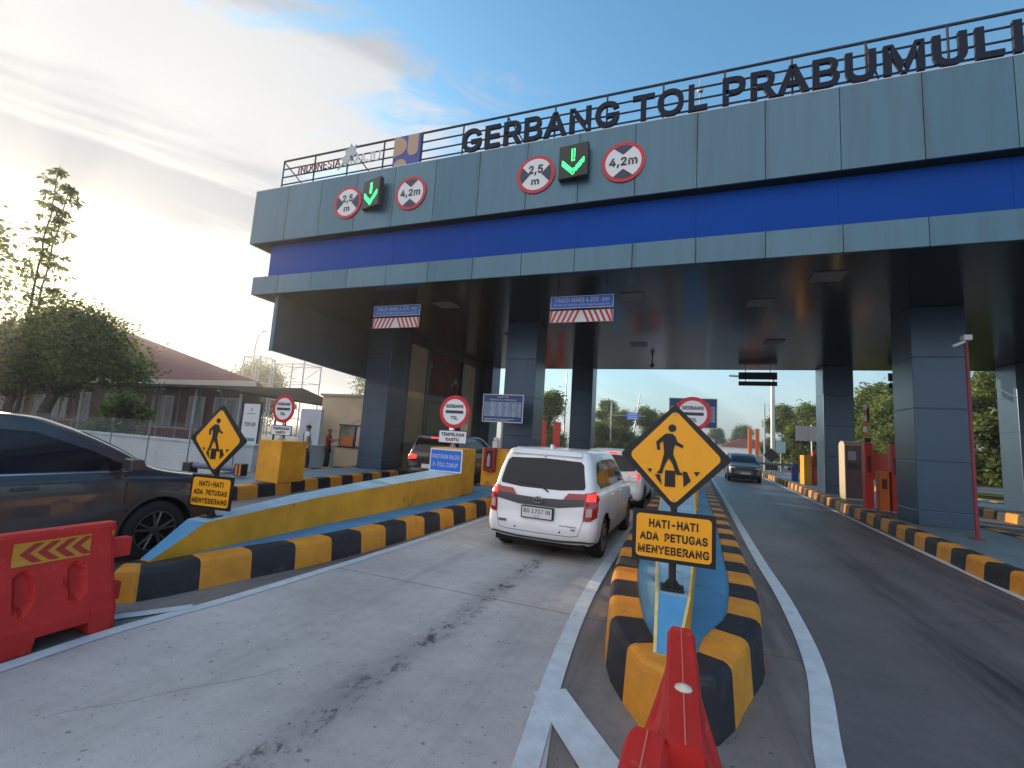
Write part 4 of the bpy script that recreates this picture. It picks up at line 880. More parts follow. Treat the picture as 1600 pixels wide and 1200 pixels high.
def car_shell(c):
    """stack of closed outlines from sill to roof; returns verts, faces (quads)"""
    Lc, Wd, Hc = c['L'], c['W']/2, c['H']; lv = []; rf = c.get('rf', 1)
    def lower(zr, zs, zf, yr, yf, w):
        mid = (yr+yf)/2
        return [(0, yr, zr), (.62*w, yr+.012, zr), (.88*w, yr+.06, zr), (.985*w, yr+.20, zr), (w, yr+.55, (zr+zs)/2), (w, mid, zs), (w*.995, yf-1.05, zs*.6+zf*.4), (.965*w, yf-.42, zf), (.86*w, yf-.16, zf), (.60*w, yf-.045, zf), (0, yf, zf)]
    def green(zr, zs, zf, yr, yf, w, ya):
        mid = (yr+ya)/2
        return [(0, yr, zr), (.62*w, yr+.012, zr), (.90*w, yr+.05, zr), (.985*w, yr+.16, zr), (w, yr+.42, (zr+zs)/2), (w, mid, zs), (w*.995, ya-.35, zs), (.985*w, ya, zs*.5+zf*.5), (.90*w, ya+(yf-ya)*.5, zf), (.62*w, yf-.05, zf), (0, yf, zf)]
    b = c['belt']; hd = c['hood']
    lv.append(lower(.24, .20, .22, .12, Lc-.16, Wd*.90))
    lv.append(lower(.31, .24, .28, .035, Lc-.05, Wd*.965))
    lv.append(lower(.46, .38, .44, 0, Lc, Wd*.995))
    lv.append(lower(.62, .58, .58, c.get('yr_mid', .03), Lc-.015, Wd))
    lv.append(lower(.80, .76, hd-.13, c.get('yr_mid', .03)+.015, Lc-.06, Wd*.995))
    lv.append(lower(b-.07, b-.06, hd-.03, c.get('yr_mid', .03)+.04, Lc-.16, Wd*.975))
    lv.append(lower(b-.02, b-.02, hd+.005, c.get('yr_mid', .03)+.06, Lc-.30, Wd*.945))
    lv.append(green(b+.01, b+.01, c['cowl_z'], c.get('yr_mid', .03)+.075, c['cowl'], Wd*.925, c['a_base']))
    lv.append(green((b+c['gt'])/2, (b+c['gt'])/2, (c['cowl_z']+c['gt'])/2, c['rg']*.42+.05, (c['cowl']+c['ws'])/2+.04, Wd*.875, (c['a_base']+c['a_top'])/2+.02))
    lv.append(green(c['gt'], c['gt'], c['gt'], c['rg'], c['ws'], Wd*.80, c['a_top']))
    lv.append(green(Hc-.045, Hc-.040, Hc-.04, c['rg']+.03, c['ws']-.12*rf, Wd*.755, c['a_top']-.12*rf))
    lv.append(green(Hc-.015, Hc-.008, Hc-.015, c['rg']+.14, c['ws']-.30*rf, Wd*.62, c['a_top']-.30*rf))
    lv.append(green(Hc-.003, Hc, Hc-.005, c['rg']+.35, c['ws']-.55*rf, Wd*.34, c['a_top']-.5*rf))
    lv.append(green(Hc, Hc+.002, Hc, c['rg']+.5, c['ws']-.7*rf, Wd*.02, c['a_top']-.7*rf))
    A = np.array(lv)                                  # levels x controls x 3
    K = A.shape[1]; nu = c.get('nu', 10); uq = np.linspace(0, K-1, (K-1)*nu+1)
    B = np.stack([pchip(np.arange(K), A[i], uq) for i in range(len(A))])
    nl = len(A); kl = c.get('nl', 6); lq = np.linspace(0, nl-1, (nl-1)*kl+1)
    C = np.stack([pchip(np.arange(nl), B[:, j], lq) for j in range(B.shape[1])], 1)   # L x U x 3
    C2 = C.copy()[:, 1:-1][:, ::-1]; C2[:, :, 0] *= -1
    full = np.concatenate([C, C2], 1); nL, nU = full.shape[:2]
    V = full.reshape(-1, 3); Fc = []
    for i in range(nL-1):
        for j in range(nU):
            k = (j+1) % nU; Fc.append((i*nU+j, i*nU+k, (i+1)*nU+k, (i+1)*nU+j))
    Fc.append(tuple(range((nL-1)*nU, nL*nU)))
    return V, Fc, nU
def cut_wheels(V, Fc, wheels, rad):
    V = V.copy(); cen = np.array([V[list(f)].mean(0) for f in Fc]); keep = []
    for f, cc in zip(Fc, cen):
        ok = True
        for (wy, wz) in wheels:
            if abs(cc[0]) > .45 and cc[2] < .95 and math.hypot(cc[1]-wy, cc[2]-wz) < rad: ok = False
        if ok: keep.append(f)
    use = set(q for f in keep for q in f)
    for (wy, wz) in wheels:
        for q in use:
            x, y, z = V[q]
            if abs(x) > .40 and z < 1.0:
                d = math.hypot(y-wy, z-wz)
                if 1e-4 < d < rad or (rad <= d < rad+.022):
                    V[q, 1] = wy+(y-wy)*rad/d; V[q, 2] = wz+(z-wz)*rad/d
    return V, keep
def mesh_obj(name, V, Fc, m, parent, smooth=True):
    me = bpy.data.meshes.new(name); me.from_pydata([tuple(v) for v in V], [], Fc); me.materials.append(m)
    bm = bmesh.new(); bm.from_mesh(me); bmesh.ops.remove_doubles(bm, verts=bm.verts, dist=.0004); loose = [v for v in bm.verts if not v.link_faces]; bmesh.ops.delete(bm, geom=loose, context='VERTS')
    bmesh.ops.recalc_face_normals(bm, faces=bm.faces); bm.to_mesh(me); bm.free()
    if smooth: me.polygons.foreach_set('use_smooth', [True]*len(me.polygons))
    o = bpy.data.objects.new(name, me); COL.objects.link(o); o.parent = parent; return o
def decal(name, pts, view, bvh, m, parent, off=.004, step=.05, thick=0):
    """polygon in (y,z) for sides or (x,z) for rear/front, laid onto the shell"""
    bm = bmesh.new(); f = bm.faces.new([bm.verts.new((a, b, 0)) for a, b in pts])
    P = np.array(pts); 
    for ax in (0, 1):
        lo, hi = P[:, ax].min(), P[:, ax].max(); q = lo+step
        while q < hi:
            co = [0, 0, 0]; co[ax] = q; no = [0, 0, 0]; no[ax] = 1
            bmesh.ops.bisect_plane(bm, geom=bm.verts[:]+bm.edges[:]+bm.faces[:], plane_co=co, plane_no=no); q += step
    for v in bm.verts:
        a, b = v.co.x, v.co.y
        o_, d_ = {'R': ((3, a, b), (-1, 0, 0)), 'L': ((-3, a, b), (1, 0, 0)), 'B': ((a, -3, b), (0, 1, 0)), 'F': ((a, 9, b), (0, -1, 0)), 'T': ((a, b, 4), (0, 0, -1))}[view]
        h = bvh.ray_cast(Vector(o_), Vector(d_))
        if h[0] is None: h = bvh.find_nearest(Vector(o_)+Vector(d_)*3)
        n = h[1] if h[1].dot(Vector(d_)) < 0 else -h[1]
        v.co = h[0]+n*off
    me = bpy.data.meshes.new(name); bm.normal_update(); bm.to_mesh(me); bm.free(); me.materials.append(m)
    me.polygons.foreach_set('use_smooth', [True]*len(me.polygons))
    o = bpy.data.objects.new(name, me); COL.objects.link(o); o.parent = parent
    n_ = Vector((0, 0, 0))
    for p in me.polygons: n_ += p.normal
    want = {'R': (1, 0, 0), 'L': (-1, 0, 0), 'B': (0, -1, 0), 'F': (0, 1, 0), 'T': (0, 0, 1)}[view]
    if n_.dot(Vector(want)) < 0:
        me.flip_normals()
    return o
def strip(a, b, w):
    a = np.array(a); b = np.array(b); d = (b-a)/np.linalg.norm(b-a); n = np.array([-d[1], d[0]])*w/2
    return [tuple(a-n), tuple(b-n), tuple(b+n), tuple(a+n)]
def wheel(parent, x, y, r, side, rimm, w=.19, spokes=5, lod=0):
    mb = MB(); s_ = side
    prof = [(r*.66, -w/2), (r*.90, -w/2), (r*.985, -w*.38), (r, -w*.25), (r, w*.25), (r*.985, w*.38), (r*.93, w*.47), (r*.72, w/2), (r*.66, w*.46)]
    mb.lathe([(a, h*s_) for a, h in prof], (x, y, r), 'x', 36); o = mb.build('wheel', RUB, parent, smooth=True)
    mb = MB(); mb.lathe([(r*.68, w*.46*s_), (r*.64, w*.44*s_), (r*.62, w*.10*s_), (0, w*.10*s_)], (x, y, r), 'x', 28, 0)
    for k in range(spokes):
        for dd in (-.20, .20):
            t = 2*math.pi*k/spokes+.3
            ca, sa = math.cos(t+dd*.4), math.sin(t+dd*.4); cb, sb = math.cos(t+dd), math.sin(t+dd)
            a = Vector((x+s_*w*.40, y+ca*r*.12, r+sa*r*.12)); b = Vector((x+s_*w*.42, y+cb*r*.64, r+sb*r*.64))
            mb.tube(a, b, r*.050, r*.042, 6, 1)
    mb.lathe([(r*.66, w*.47*s_), (r*.63, w*.48*s_), (r*.61, w*.44*s_)], (x, y, r), 'x', 28, 1)
    mb.lathe([(0, w*.45*s_), (r*.14, w*.44*s_), (r*.17, w*.36*s_)], (x, y, r), 'x', 14, 1)
    mb.build('rim', [WELL, rimm], o, smooth=False, fixn=True)
def make_car(name_, label, cat, loc, rz, c, paint, rimm, group=None, lit=True, plate='', detail=2, rear_lamps=None):
    root = empty(name_, label, cat, loc, rz, group)
    V, Fc, nU = car_shell(c); bvh = BVHTree.FromPolygons([Vector(v) for v in V], Fc); hw = c['W']/2
    wr = c['wr']; wh = [(c['rw'], wr), (c['fw'], wr)]
    V2, F2 = cut_wheels(V, Fc, wh, wr+.055)
    mesh_obj('body', V2, F2, paint, root)
    # underside and wheel wells
    mb = MB(); mb.box(-hw*.80, hw*.80, .12, c['L']-.15, .19, .33)
    mb.box(-hw*.55, hw*.55, .15, c['L']-.2, .33, .8)
    mb.build('underbody', WELL, root)
    for (wy, wz) in wh:
        for s_ in (-1, 1):
            mb = MB(); mb.lathe([(wr+.058, s_*(hw-.035)), (wr+.058, s_*(hw-.30)), (0, s_*(hw-.30))], (0, wy, wz), 'x', 30)
            mb.v = [(x, y, max(z, .2)) for x, y, z in mb.v]
            mb.build('wheel_arch', WELL, root)
            wheel(root, s_*(hw-.115), wy, wr, s_, rimm, spokes=c.get('spokes', 5))
    g = c['glass']
    for s_, vw in ((1, 'R'), (-1, 'L')):
        for nm_, pts in g['side']: decal(nm_, pts, vw, bvh, DARKGLASS, root, .005)
    decal('rear_window', g['rear'], 'B', bvh, DARKGLASS, root, .005, .04)
    decal('windscreen', g['front'], 'F', bvh, DARKGLASS, root, .006, .04)
    if detail:
        for s_, vw in ((1, 'R'), (-1, 'L')):
            for (a, b) in c['seams']: decal('door_seam', strip(a, b, .009), vw, bvh, WELL, root, .0015, .08)
            for (hy, hz) in c['handles']:
                mb = MB(); X = s_*(hw*.995); mb.box(min(X, X+s_*.03), max(X, X+s_*.03), hy-.09, hy+.09, hz-.016, hz+.016); mb.build('door_handle', paint, root, bevel=.008)
            mb = MB(); my, mz = c['mirror']; X0 = s_*hw*.93; X1 = s_*(hw+.20)
            mb.prism([(my-.06, mz-.055), (my+.07, mz-.06), (my+.10, mz), (my+.06, mz+.075), (my-.06, mz+.075)], min(s_*(hw+.03), X1), max(s_*(hw+.03), X1), 'x'); mb.box(min(X0, s_*(hw+.05)), max(X0, s_*(hw+.05)), my-.02, my+.04, mz-.07, mz-.02)
            mb.build('mirror', c.get('mirror_mat', paint), root, bevel=.02)
            decal('sill_trim', [(c['rw']+wr+.07, .25), (c['fw']-wr-.07, .25), (c['fw']-wr-.07, .30), (c['rw']+wr+.07, .30)], vw, bvh, TRIM, root, .003)
    return root, bvh
WPAINT = mat('car_white', (.72, .75, .78), .28, 0, coat=.7, var=.05, vscale=3, dirt=(.55, .53, .50, 5, .64))
GPAINT = mat('car_grey', (.052, .047, .056), .32, .3, coat=.8, var=.10, vscale=3, dirt=(.085, .078, .075, 4, .60))
BPAINT = mat('car_black', (.012, .012, .016), .22, .2, coat=.7)
NPAINT = mat('car_navy', (.030, .038, .055), .28, .4, coat=.7)
SPAINT = mat('car_silver', (.40, .42, .43), .30, .6, coat=.5)
RIMD = mat('rim_dark', (.10, .10, .11), .35, .7); RIMS = mat('rim_silver', (.38, .39, .40), .3, .8)

mpv = dict(L=4.07, W=1.71, H=1.58, belt=.98, hood=.90, cowl=3.22, cowl_z=.99, a_base=2.95, gt=1.46, ws=2.45, a_top=2.20, rg=.27, wr=.300, rw=.74, fw=3.27, nl=5, nu=9, spokes=5,
  glass=dict(side=[('quarter_window', [(.40, 1.12), (.54, 1.36), (.66, 1.41), (.98, 1.425), (.98, 1.02), (.60, 1.02)]), ('side_window', [(1.01, 1.02), (1.01, 1.43), (1.78, 1.435), (1.80, 1.02)]), ('side_window', [(1.85, 1.02), (1.83, 1.435), (2.16, 1.41), (2.62, 1.17), (2.82, 1.03)])],
     rear=[(-.64, 1.02), (-.655, 1.06), (-.60, 1.36), (-.55, 1.405), (0, 1.425), (.55, 1.405), (.60, 1.36), (.655, 1.06), (.64, 1.02), (.30, .985), (-.30, .985)],
     front=[(-.66, 1.06), (-.56, 1.42), (.56, 1.42), (.66, 1.06)]),
  seams=[((1.0, .36), (1.0, 1.0)), ((1.83, .28), (1.83, 1.0)), ((2.86, .55), (2.86, 1.0))], handles=[(1.22, .90), (2.02, .90)], mirror=(2.78, 1.05))
def mpv_rear(root, bvh, paint, text=True):
    # garnish between the lamps, lamps, plate, bumper lip
    decal('garnish', [(-.66, .80), (-.66, .905), (-.32, .865), (0, .855), (.32, .865), (.66, .905), (.66, .80), (.30, .745), (-.30, .745)], 'B', bvh, TRIM, root, .010, .04)
    for s_ in (-1, 1):
        f = lambda pts: [(s_*a, b) for a, b in pts]
        decal('tail_lamp', f([(.36, .875), (.43, .955), (.66, .965), (.66, .885)]), 'B', bvh, LAMPR, root, .013, .04)
        up = f([(.66, .79), (.66, .975), (.78, .995), (.822, .985), (.826, .90), (.826, .79)])
        decal('tail_lamp', up, 'B', bvh, LAMPR, root, .013, .03)
        decal('brake_light', f([(.69, .87), (.69, .965), (.79, .975), (.80, .87)]), 'B', bvh, LAMPON, root, .0165, .03)
        decal('tail_lamp', f([(.655, .60), (.665, .785), (.826, .785), (.826, .66), (.75, .60)]), 'B', bvh, LAMPR, root, .013, .03)
        decal('reverse_lamp', f([(.685, .66), (.69, .775), (.765, .775), (.765, .665)]), 'B', bvh, LAMPC, root, .0165, .03)
        sv = 'R' if s_ > 0 else 'L'
        decal('tail_lamp', [(.13, .66), (.13, .975), (.26, .96), (.20, .74), (.15, .66)], sv, bvh, LAMPR, root, .010, .03)
        decal('sensor', [(s_*.34+.014*math.cos(t), .42+.014*math.sin(t)) for t in np.linspace(0, 6.28, 10)[:-1]], 'B', bvh, WELL, root, .006)
    seam = [(-.66, .60), (-.60, .40), (-.50, .375), (0, .37), (.50, .375), (.60, .40), (.66, .60)]
    for a, b in zip(seam[:-1], seam[1:]): decal('hatch_seam', strip(a, b, .008), 'B', bvh, mat('seam_grey', (.12, .13, .15), .6), root, .004, .08)
    lip = [(-.80, .30), (-.66, .315), (-.3, .285), (.3, .285), (.66, .315), (.80, .30)]
    for a, b in zip(lip[:-1], lip[1:]): decal('bumper_strip', strip(a, b, .030), 'B', bvh, TRIM, root, .006, .05)
    # plate
    mb = MB(); mb.box(-.245, .245, -.022, .05, .565, .735); mb.build('plate_holder', BLACKM, root, bevel=.006)
    mb = MB(); mb.box(-.225, .225, -.027, -.0225, .58, .722); p = mb.build('number_plate', PLATE, root)
    lettering('BG 1707 IN', 0, .672, .40, .062, -.029, BLACKP, p, bold=.012)
    lettering('05 30', 0, .602, .085, .020, -.029, BLACKP, p, bold=0)
    # emblem: three crossing ovals
    mb = MB()
    def oval(cx, cz, rx, rz_, th):
        n = 28
        for k in range(n):
            t0, t1 = 2*math.pi*k/n, 2*math.pi*(k+1)/n
            mb.prism([(cx+rx*math.cos(t0), cz+rz_*math.sin(t0)), (cx+rx*math.cos(t1), cz+rz_*math.sin(t1)), (cx+(rx-th)*math.cos(t1), cz+(rz_-th)*math.sin(t1)), (cx+(rx-th)*math.cos(t0), cz+(rz_-th)*math.sin(t0))], -.012, .03, 'y')
    oval(0, .835, .072, .048, .010); oval(0, .835, .026, .046, .008); oval(0, .858, .052, .020, .008); mb.build('emblem', CHROME, root)
    mb = MB()
    for k in range(5): mb.box(-.60+k*.026, -.583+k*.026, -.006, .02, .478, .512)
    mb.build('badge', mat('badge_grey', (.22, .23, .25), .3, .6), root)
    mb = MB()
    for k in range(9): mb.box(.34+k*.027, .357+k*.027, .0, .03, .507, .517)
    mb.box(.50, .56, .0, .03, .462, .482); mb.build('badge', MATS['badge_grey'], root)
    # wiper, brake lamp, antenna fin
    mb = MB(); mb.tube((.13, .075, .955), (-.02, .10, 1.03), .011, .009, 8); mb.tube((-.02, .10, 1.03), (-.36, .115, 1.055), .007, .006, 6); mb.build('wiper', BLACKM, root)
    mb = MB(); mb.prism([(.52, 1.565), (.74, 1.575), (.56, 1.635), (.53, 1.635)], -.02, .02, 'x'); mb.build('antenna_fin', paint, root, bevel=.008)
    mb = MB(); mb.lathe([(0, -.01), (.013, -.01), (.013, .01)], (0, .27, 1.445), 'y', 10); mb.build('washer_nozzle', BLACKM, root)
car_w, bv_ = make_car('white_hatchback', 'white people carrier with lit brake lights and plate BG 1707 IN in the light lane', 'car', (-1.90, 6.40, 0), R(-2.2), mpv, WPAINT, RIMS, 'cars passing the toll gate')
mpv_rear(car_w, bv_, WPAINT)
# roof spoiler lip
mb = MB(); mb.prism([(.245, 1.475), (.30, 1.53), (.50, 1.575), (.50, 1.54), (.33, 1.49)], -.56, .56, 'x'); mb.build('spoiler', WPAINT, car_w, bevel=.012)

suv = dict(rf=2.3, L=4.55, W=1.80, H=1.66, belt=1.04, hood=.96, cowl=3.74, cowl_z=1.06, a_base=3.44, gt=1.53, ws=2.86, a_top=2.54, rg=.34, wr=.345, rw=.82, fw=3.62, nl=5, nu=9, spokes=5,
  glass=dict(side=[('quarter_window', [(.46, 1.14), (.60, 1.38), (.78, 1.42), (1.00, 1.44), (1.00, 1.10), (.70, 1.09)]), ('side_window', [(1.04, 1.095), (1.04, 1.46), (2.12, 1.485), (2.15, 1.075)]), ('side_window', [(2.21, 1.075), (2.18, 1.485), (2.46, 1.465), (2.92, 1.28), (3.34, 1.07)])],
     rear=[(-.66, 1.08), (-.60, 1.42), (.60, 1.42), (.66, 1.08)], front=[(-.70, 1.12), (-.60, 1.47), (.60, 1.47), (.70, 1.12)]),
  seams=[((1.04, .40), (1.04, 1.06)), ((2.18, .30), (2.18, 1.06)), ((3.24, .70), (3.24, 1.04)), ((2.2, .30), (3.16, .32))], handles=[(1.30, .93), (2.40, .93)], mirror=(3.20, 1.13))
car_g, bv_ = make_car('grey_car', 'dark grey car at the left edge beside the red barrier, seen from its right side', 'car', (-6.76, .12, 0), R(-1.5), suv, GPAINT, RIMD, 'cars passing the toll gate')
for vw in 'RL':
    decal('window_trim', strip((.62, 1.065), (3.36, 1.050), .014), vw, bv_, CHROME, car_g, .008, .1)
    decal('headlamp', [(4.18, .78), (4.38, .74), (4.38, .82), (4.20, .86)], vw, bv_, LAMPC, car_g, .006)
    decal('arch_trim', [(3.62+(.40+w_)*math.cos(t), .345+(.40+w_)*math.sin(t)) for w_, rng_ in ((.035, np.linspace(.05, 3.09, 18)), (.0, np.linspace(3.09, .05, 18))) for t in rng_], vw, bv_, TRIM, car_g, .006, .2)
decal('tail_lamp', [(-.85, .80), (-.85, .98), (.85, .98), (.85, .80)], 'B', bv_, LAMPR, car_g, .01)

def simple_front(root, bvh, c, headm=LAMPC):
    z = c['hood']-.12
    for s_ in (-1, 1):
        decal('headlamp', [(s_*.50, z-.09), (s_*.52, z+.01), (s_*.80, z+.03), (s_*.82, z-.06)], 'F', bvh, headm, root, .008, .05)
        decal('fog_lamp', [(s_*.58, .36), (s_*.58, .44), (s_*.74, .44), (s_*.74, .36)], 'F', bvh, TRIM, root, .006, .05)
    decal('grille', [(-.45, z-.16), (-.48, z+.0), (.48, z+.0), (.45, z-.16)], 'F', bvh, TRIM, root, .007, .05)
    mb = MB(); mb.box(-.24, .24, c['L']-.01, c['L']+.02, .46, .57); mb.build('number_plate', PLATE, root)
def simple_rear(root, bvh, c, w=.85):
    b = c['belt']
    for s_ in (-1, 1):
        f = lambda pts: [(s_*a, q) for a, q in pts]
        decal('tail_lamp', f([(.48, b-.16), (.50, b-.05), (w*.95, b-.03), (w*.96, b-.20)]), 'B', bvh, LAMPON, root, .010, .04)
    decal('brake_light', [(-.16, c['gt']-.01), (-.16, c['gt']+.03), (.16, c['gt']+.03), (.16, c['gt']-.01)], 'B', bvh, LAMPON, root, .012, .04)
    mb = MB(); mb.box(-.24, .24, -.012, .06, .60, .73); mb.build('number_plate', PLATE, root)
    decal('bumper_strip', [(-.62, .30), (-.58, .42), (.58, .42), (.62, .30)], 'B', bvh, TRIM, root, .006, .05)
c1_, b1_ = make_car('white_car', 'white car just ahead of the white people carrier, mostly hidden by it', 'car', (-1.72, 12.4, 0), R(-1), mpv, WPAINT, RIMD, 'cars passing the toll gate'); simple_rear(c1_, b1_, mpv, .80)
c2_, b2_ = make_car('black_car', 'black car with red tail lights in the far left lane behind the yellow blocks', 'car', (-7.22, 12.3, 0), R(1), suv, BPAINT, RIMS, 'cars passing the toll gate'); simple_rear(c2_, b2_, suv, .85)
c3_, b3_ = make_car('dark_suv', 'dark car facing the camera in the asphalt lane right of the diamond sign', 'car', (3.75, 33.6, 0), R(178), suv, NPAINT, RIMS, 'cars passing the toll gate'); simple_front(c3_, b3_, suv)
c4_, b4_ = make_car('silver_van', 'silver van parked beyond the canopy by the grassy bank', 'car', (14.2, 62.5, 0), R(150), mpv, SPAINT, RIMS, 'cars passing the toll gate'); simple_front(c4_, b4_, mpv)
c5_, b5_ = make_car('distant_car', 'small dark car far ahead in the light lane', 'car', (-2.3, 31, 0), R(0), mpv, NPAINT, RIMS, 'cars passing the toll gate'); simple_rear(c5_, b5_, mpv, .80)

# ------------------------------------------------------------------ lane equipment on the right island
o = empty('ticket_cabinet', 'tall ticket cabinet with rounded top and maroon front on the right island', 'ticket machine', (5.62, 19.6, .27))
mb = MB(); prof = [(-.28, 0), (.28, 0), (.28, 1.95)] + [(.28*math.cos(R(a)), 1.95+.14*math.sin(R(a))) for a in range(0, 181, 15)][1:] + [(-.28, 1.95)]
prof = [(0, 0), (.62, 0), (.62, 1.92)] + [(.31+.31*math.cos(R(a)), 1.92+.16*math.sin(R(a))) for a in range(15, 180, 15)] + [(0, 1.92)]
mb.prism(prof, 0, .55, 'x'); mb.build('cabinet', mat('cabinet_cream', (.50, .44, .34), .45, var=.1, vscale=3), o, bevel=.01)
mb = MB(); mb.box(.03, .52, -.02, -.002, .05, 1.93); mb.build('front_door', mat('maroon_panel', (.075, .022, .030), .35), o)
mb = MB(); mb.box(.10, .34, -.032, -.021, 1.40, 1.72); mb.build('screen', mat('screen_grey', (.24, .27, .31), .2), o); mb = MB(); mb.box(.08, .46, -.03, -.021, 1.08, 1.30); mb.build('slot_panel', BLACKM, o)
def red_post(label, x, y, w=.20, h=1.95, m=REDM, d=.26):
    o = empty('lane_post', label, 'post', (x, y, .27), group='red posts on the right island')
    mb = MB(); mb.box(0, w, 0, d, 0, h); mb.build('housing', m, o, bevel=.012); mb = MB(); mb.box(-.03, w+.03, -.03, d+.03, 0, .02); mb.build('base_plate', GREYM, o); mb = MB(); mb.box(w*.25, w*.75, -.012, -.001, h*.55, h*.8); mb.build('cover', mat('post_dark', (.10, .01, .01), .4), o)
red_post('tall red post below the raised barrier arm on the right island', 5.18, 16.3)
red_post('tall red post beside the nearest right column', 5.78, 16.2, .23)
red_post('short orange cabinet between the two tall red posts', 5.50, 16.25, .24, 1.15, ORG, .3)
o = empty('red_sign_panel', 'plain red panel on two pale legs behind the red posts', 'panel', (5.55, 17.2, .27))
mb = MB(); mb.box(0, .62, 0, .04, .85, 1.65); mb.build('panel', REDM, o)
for xx in (.06, .52):
    mb = MB(); mb.tube((xx, .06, 0), (xx, .06, .9), .03, n=8); mb.build('leg', GREYM, o)
o = empty('barrier_arm', 'raised striped barrier arm standing above the first red post', 'barrier arm', (5.26, 16.42, 2.24))
mb = MB()
for k in range(6): mb.box(-.035, .035, -.02, .02, .12+k*.17, .12+(k+1)*.17-.001, k % 2)
mb.build('arm', [mat('arm_orange', (.65, .16, .02), .5), SIGNW], o); mb = MB(); mb.box(-.045, .10, -.05, .05, -.01, .12); mb.box(.04, .10, -.02, .03, .6, 1.05); mb.build('hub', BLACKM, o)
o = empty('camera_pole', 'thin red camera pole beside the nearest right column', 'camera pole', (5.62, 11.95, .27))
mb = MB(); mb.tube((0, 0, 0), (0, 0, 4.05), .036, .032, 12); mb.build('pole', mat('pole_red', (.19, .022, .045), .5), o); mb = MB(); mb.box(-.10, .10, -.10, .10, 0, .015); mb.build('base_plate', MATS['pole_red'], o)
mb = MB(); mb.box(-.07, .08, -.08, .08, 4.05, 4.17); mb.build('camera_housing', SIGNW, o, bevel=.02); mb = MB(); mb.tube((-.05, -.05, 4.02), (-.26, -.10, 3.92), .028, n=10); mb.build('camera', SIGNW, o)
o = empty('red_cabinet', 'small red cabinet at the far small yellow block', 'cabinet', (6.42, 27.1, .27)); mb = MB(); mb.box(0, .32, 0, .3, 0, 1.7); mb.build('housing', REDM, o, bevel=.01); mb = MB(); mb.box(.05, .27, -.01, 0, .9, 1.5); mb.build('cover', MATS['post_dark'], o)
o = empty('boom_gate', 'thin grey boom lying across the far end of the asphalt lane', 'boom gate', (6.1, 30.0, .27)); mb = MB(); mb.box(0, .3, 0, .3, 0, 1.0); mb.build('housing', NAVY, o, bevel=.02); mb = MB(); mb.box(-2.3, .1, .1, .16, .80, .92); mb.build('arm', mat('arm_grey', (.10, .12, .14), .5), o)
o = empty('boom_gate', 'grey boom with black and orange striped tip left of the small diamond sign', 'boom gate', (-12.4, 8.6, .0)); mb = MB(); mb.tube((0, 0, .42), (1.75, 0, .46), .075, n=12); mb.build('arm', mat('boom_slate', (.09, .10, .16), .4), o)
mb = MB(); mb.box(1.75, 2.0, -.09, .09, .30, .60, 1); mb.box(1.80, 1.86, -.093, .093, .31, .59, 0); mb.box(1.92, 1.98, -.093, .093, .31, .59, 0); mb.build('tip', [mat('arm_orange2', (.6, .18, .03), .5), BLACKM], o); mb = MB(); mb.box(-.15, .15, -.12, .12, 0, .5); mb.build('housing', BLACKM, o, bevel=.02)
# guard rail beyond the right columns
o = empty('guard_rail', 'pale corrugated guard rail behind the right columns', 'guard rail', (9.0, 25.5, 0)); mb = MB(); mb.prism([(0, .62), (.03, .66), (.06, .72), (.02, .76), (.05, .82), (.0, .88), (-.01, .88), (.04, .82), (.01, .76), (.05, .72), (.02, .66), (-.01, .62)], 0, 14, 'x'); 
mb.build('beam', SIGNW, o)
for k in range(7): mb = MB(); mb.box(.3+k*2.1, .4+k*2.1, .05, .15, 0, .8); mb.build('post', GREYM, o)

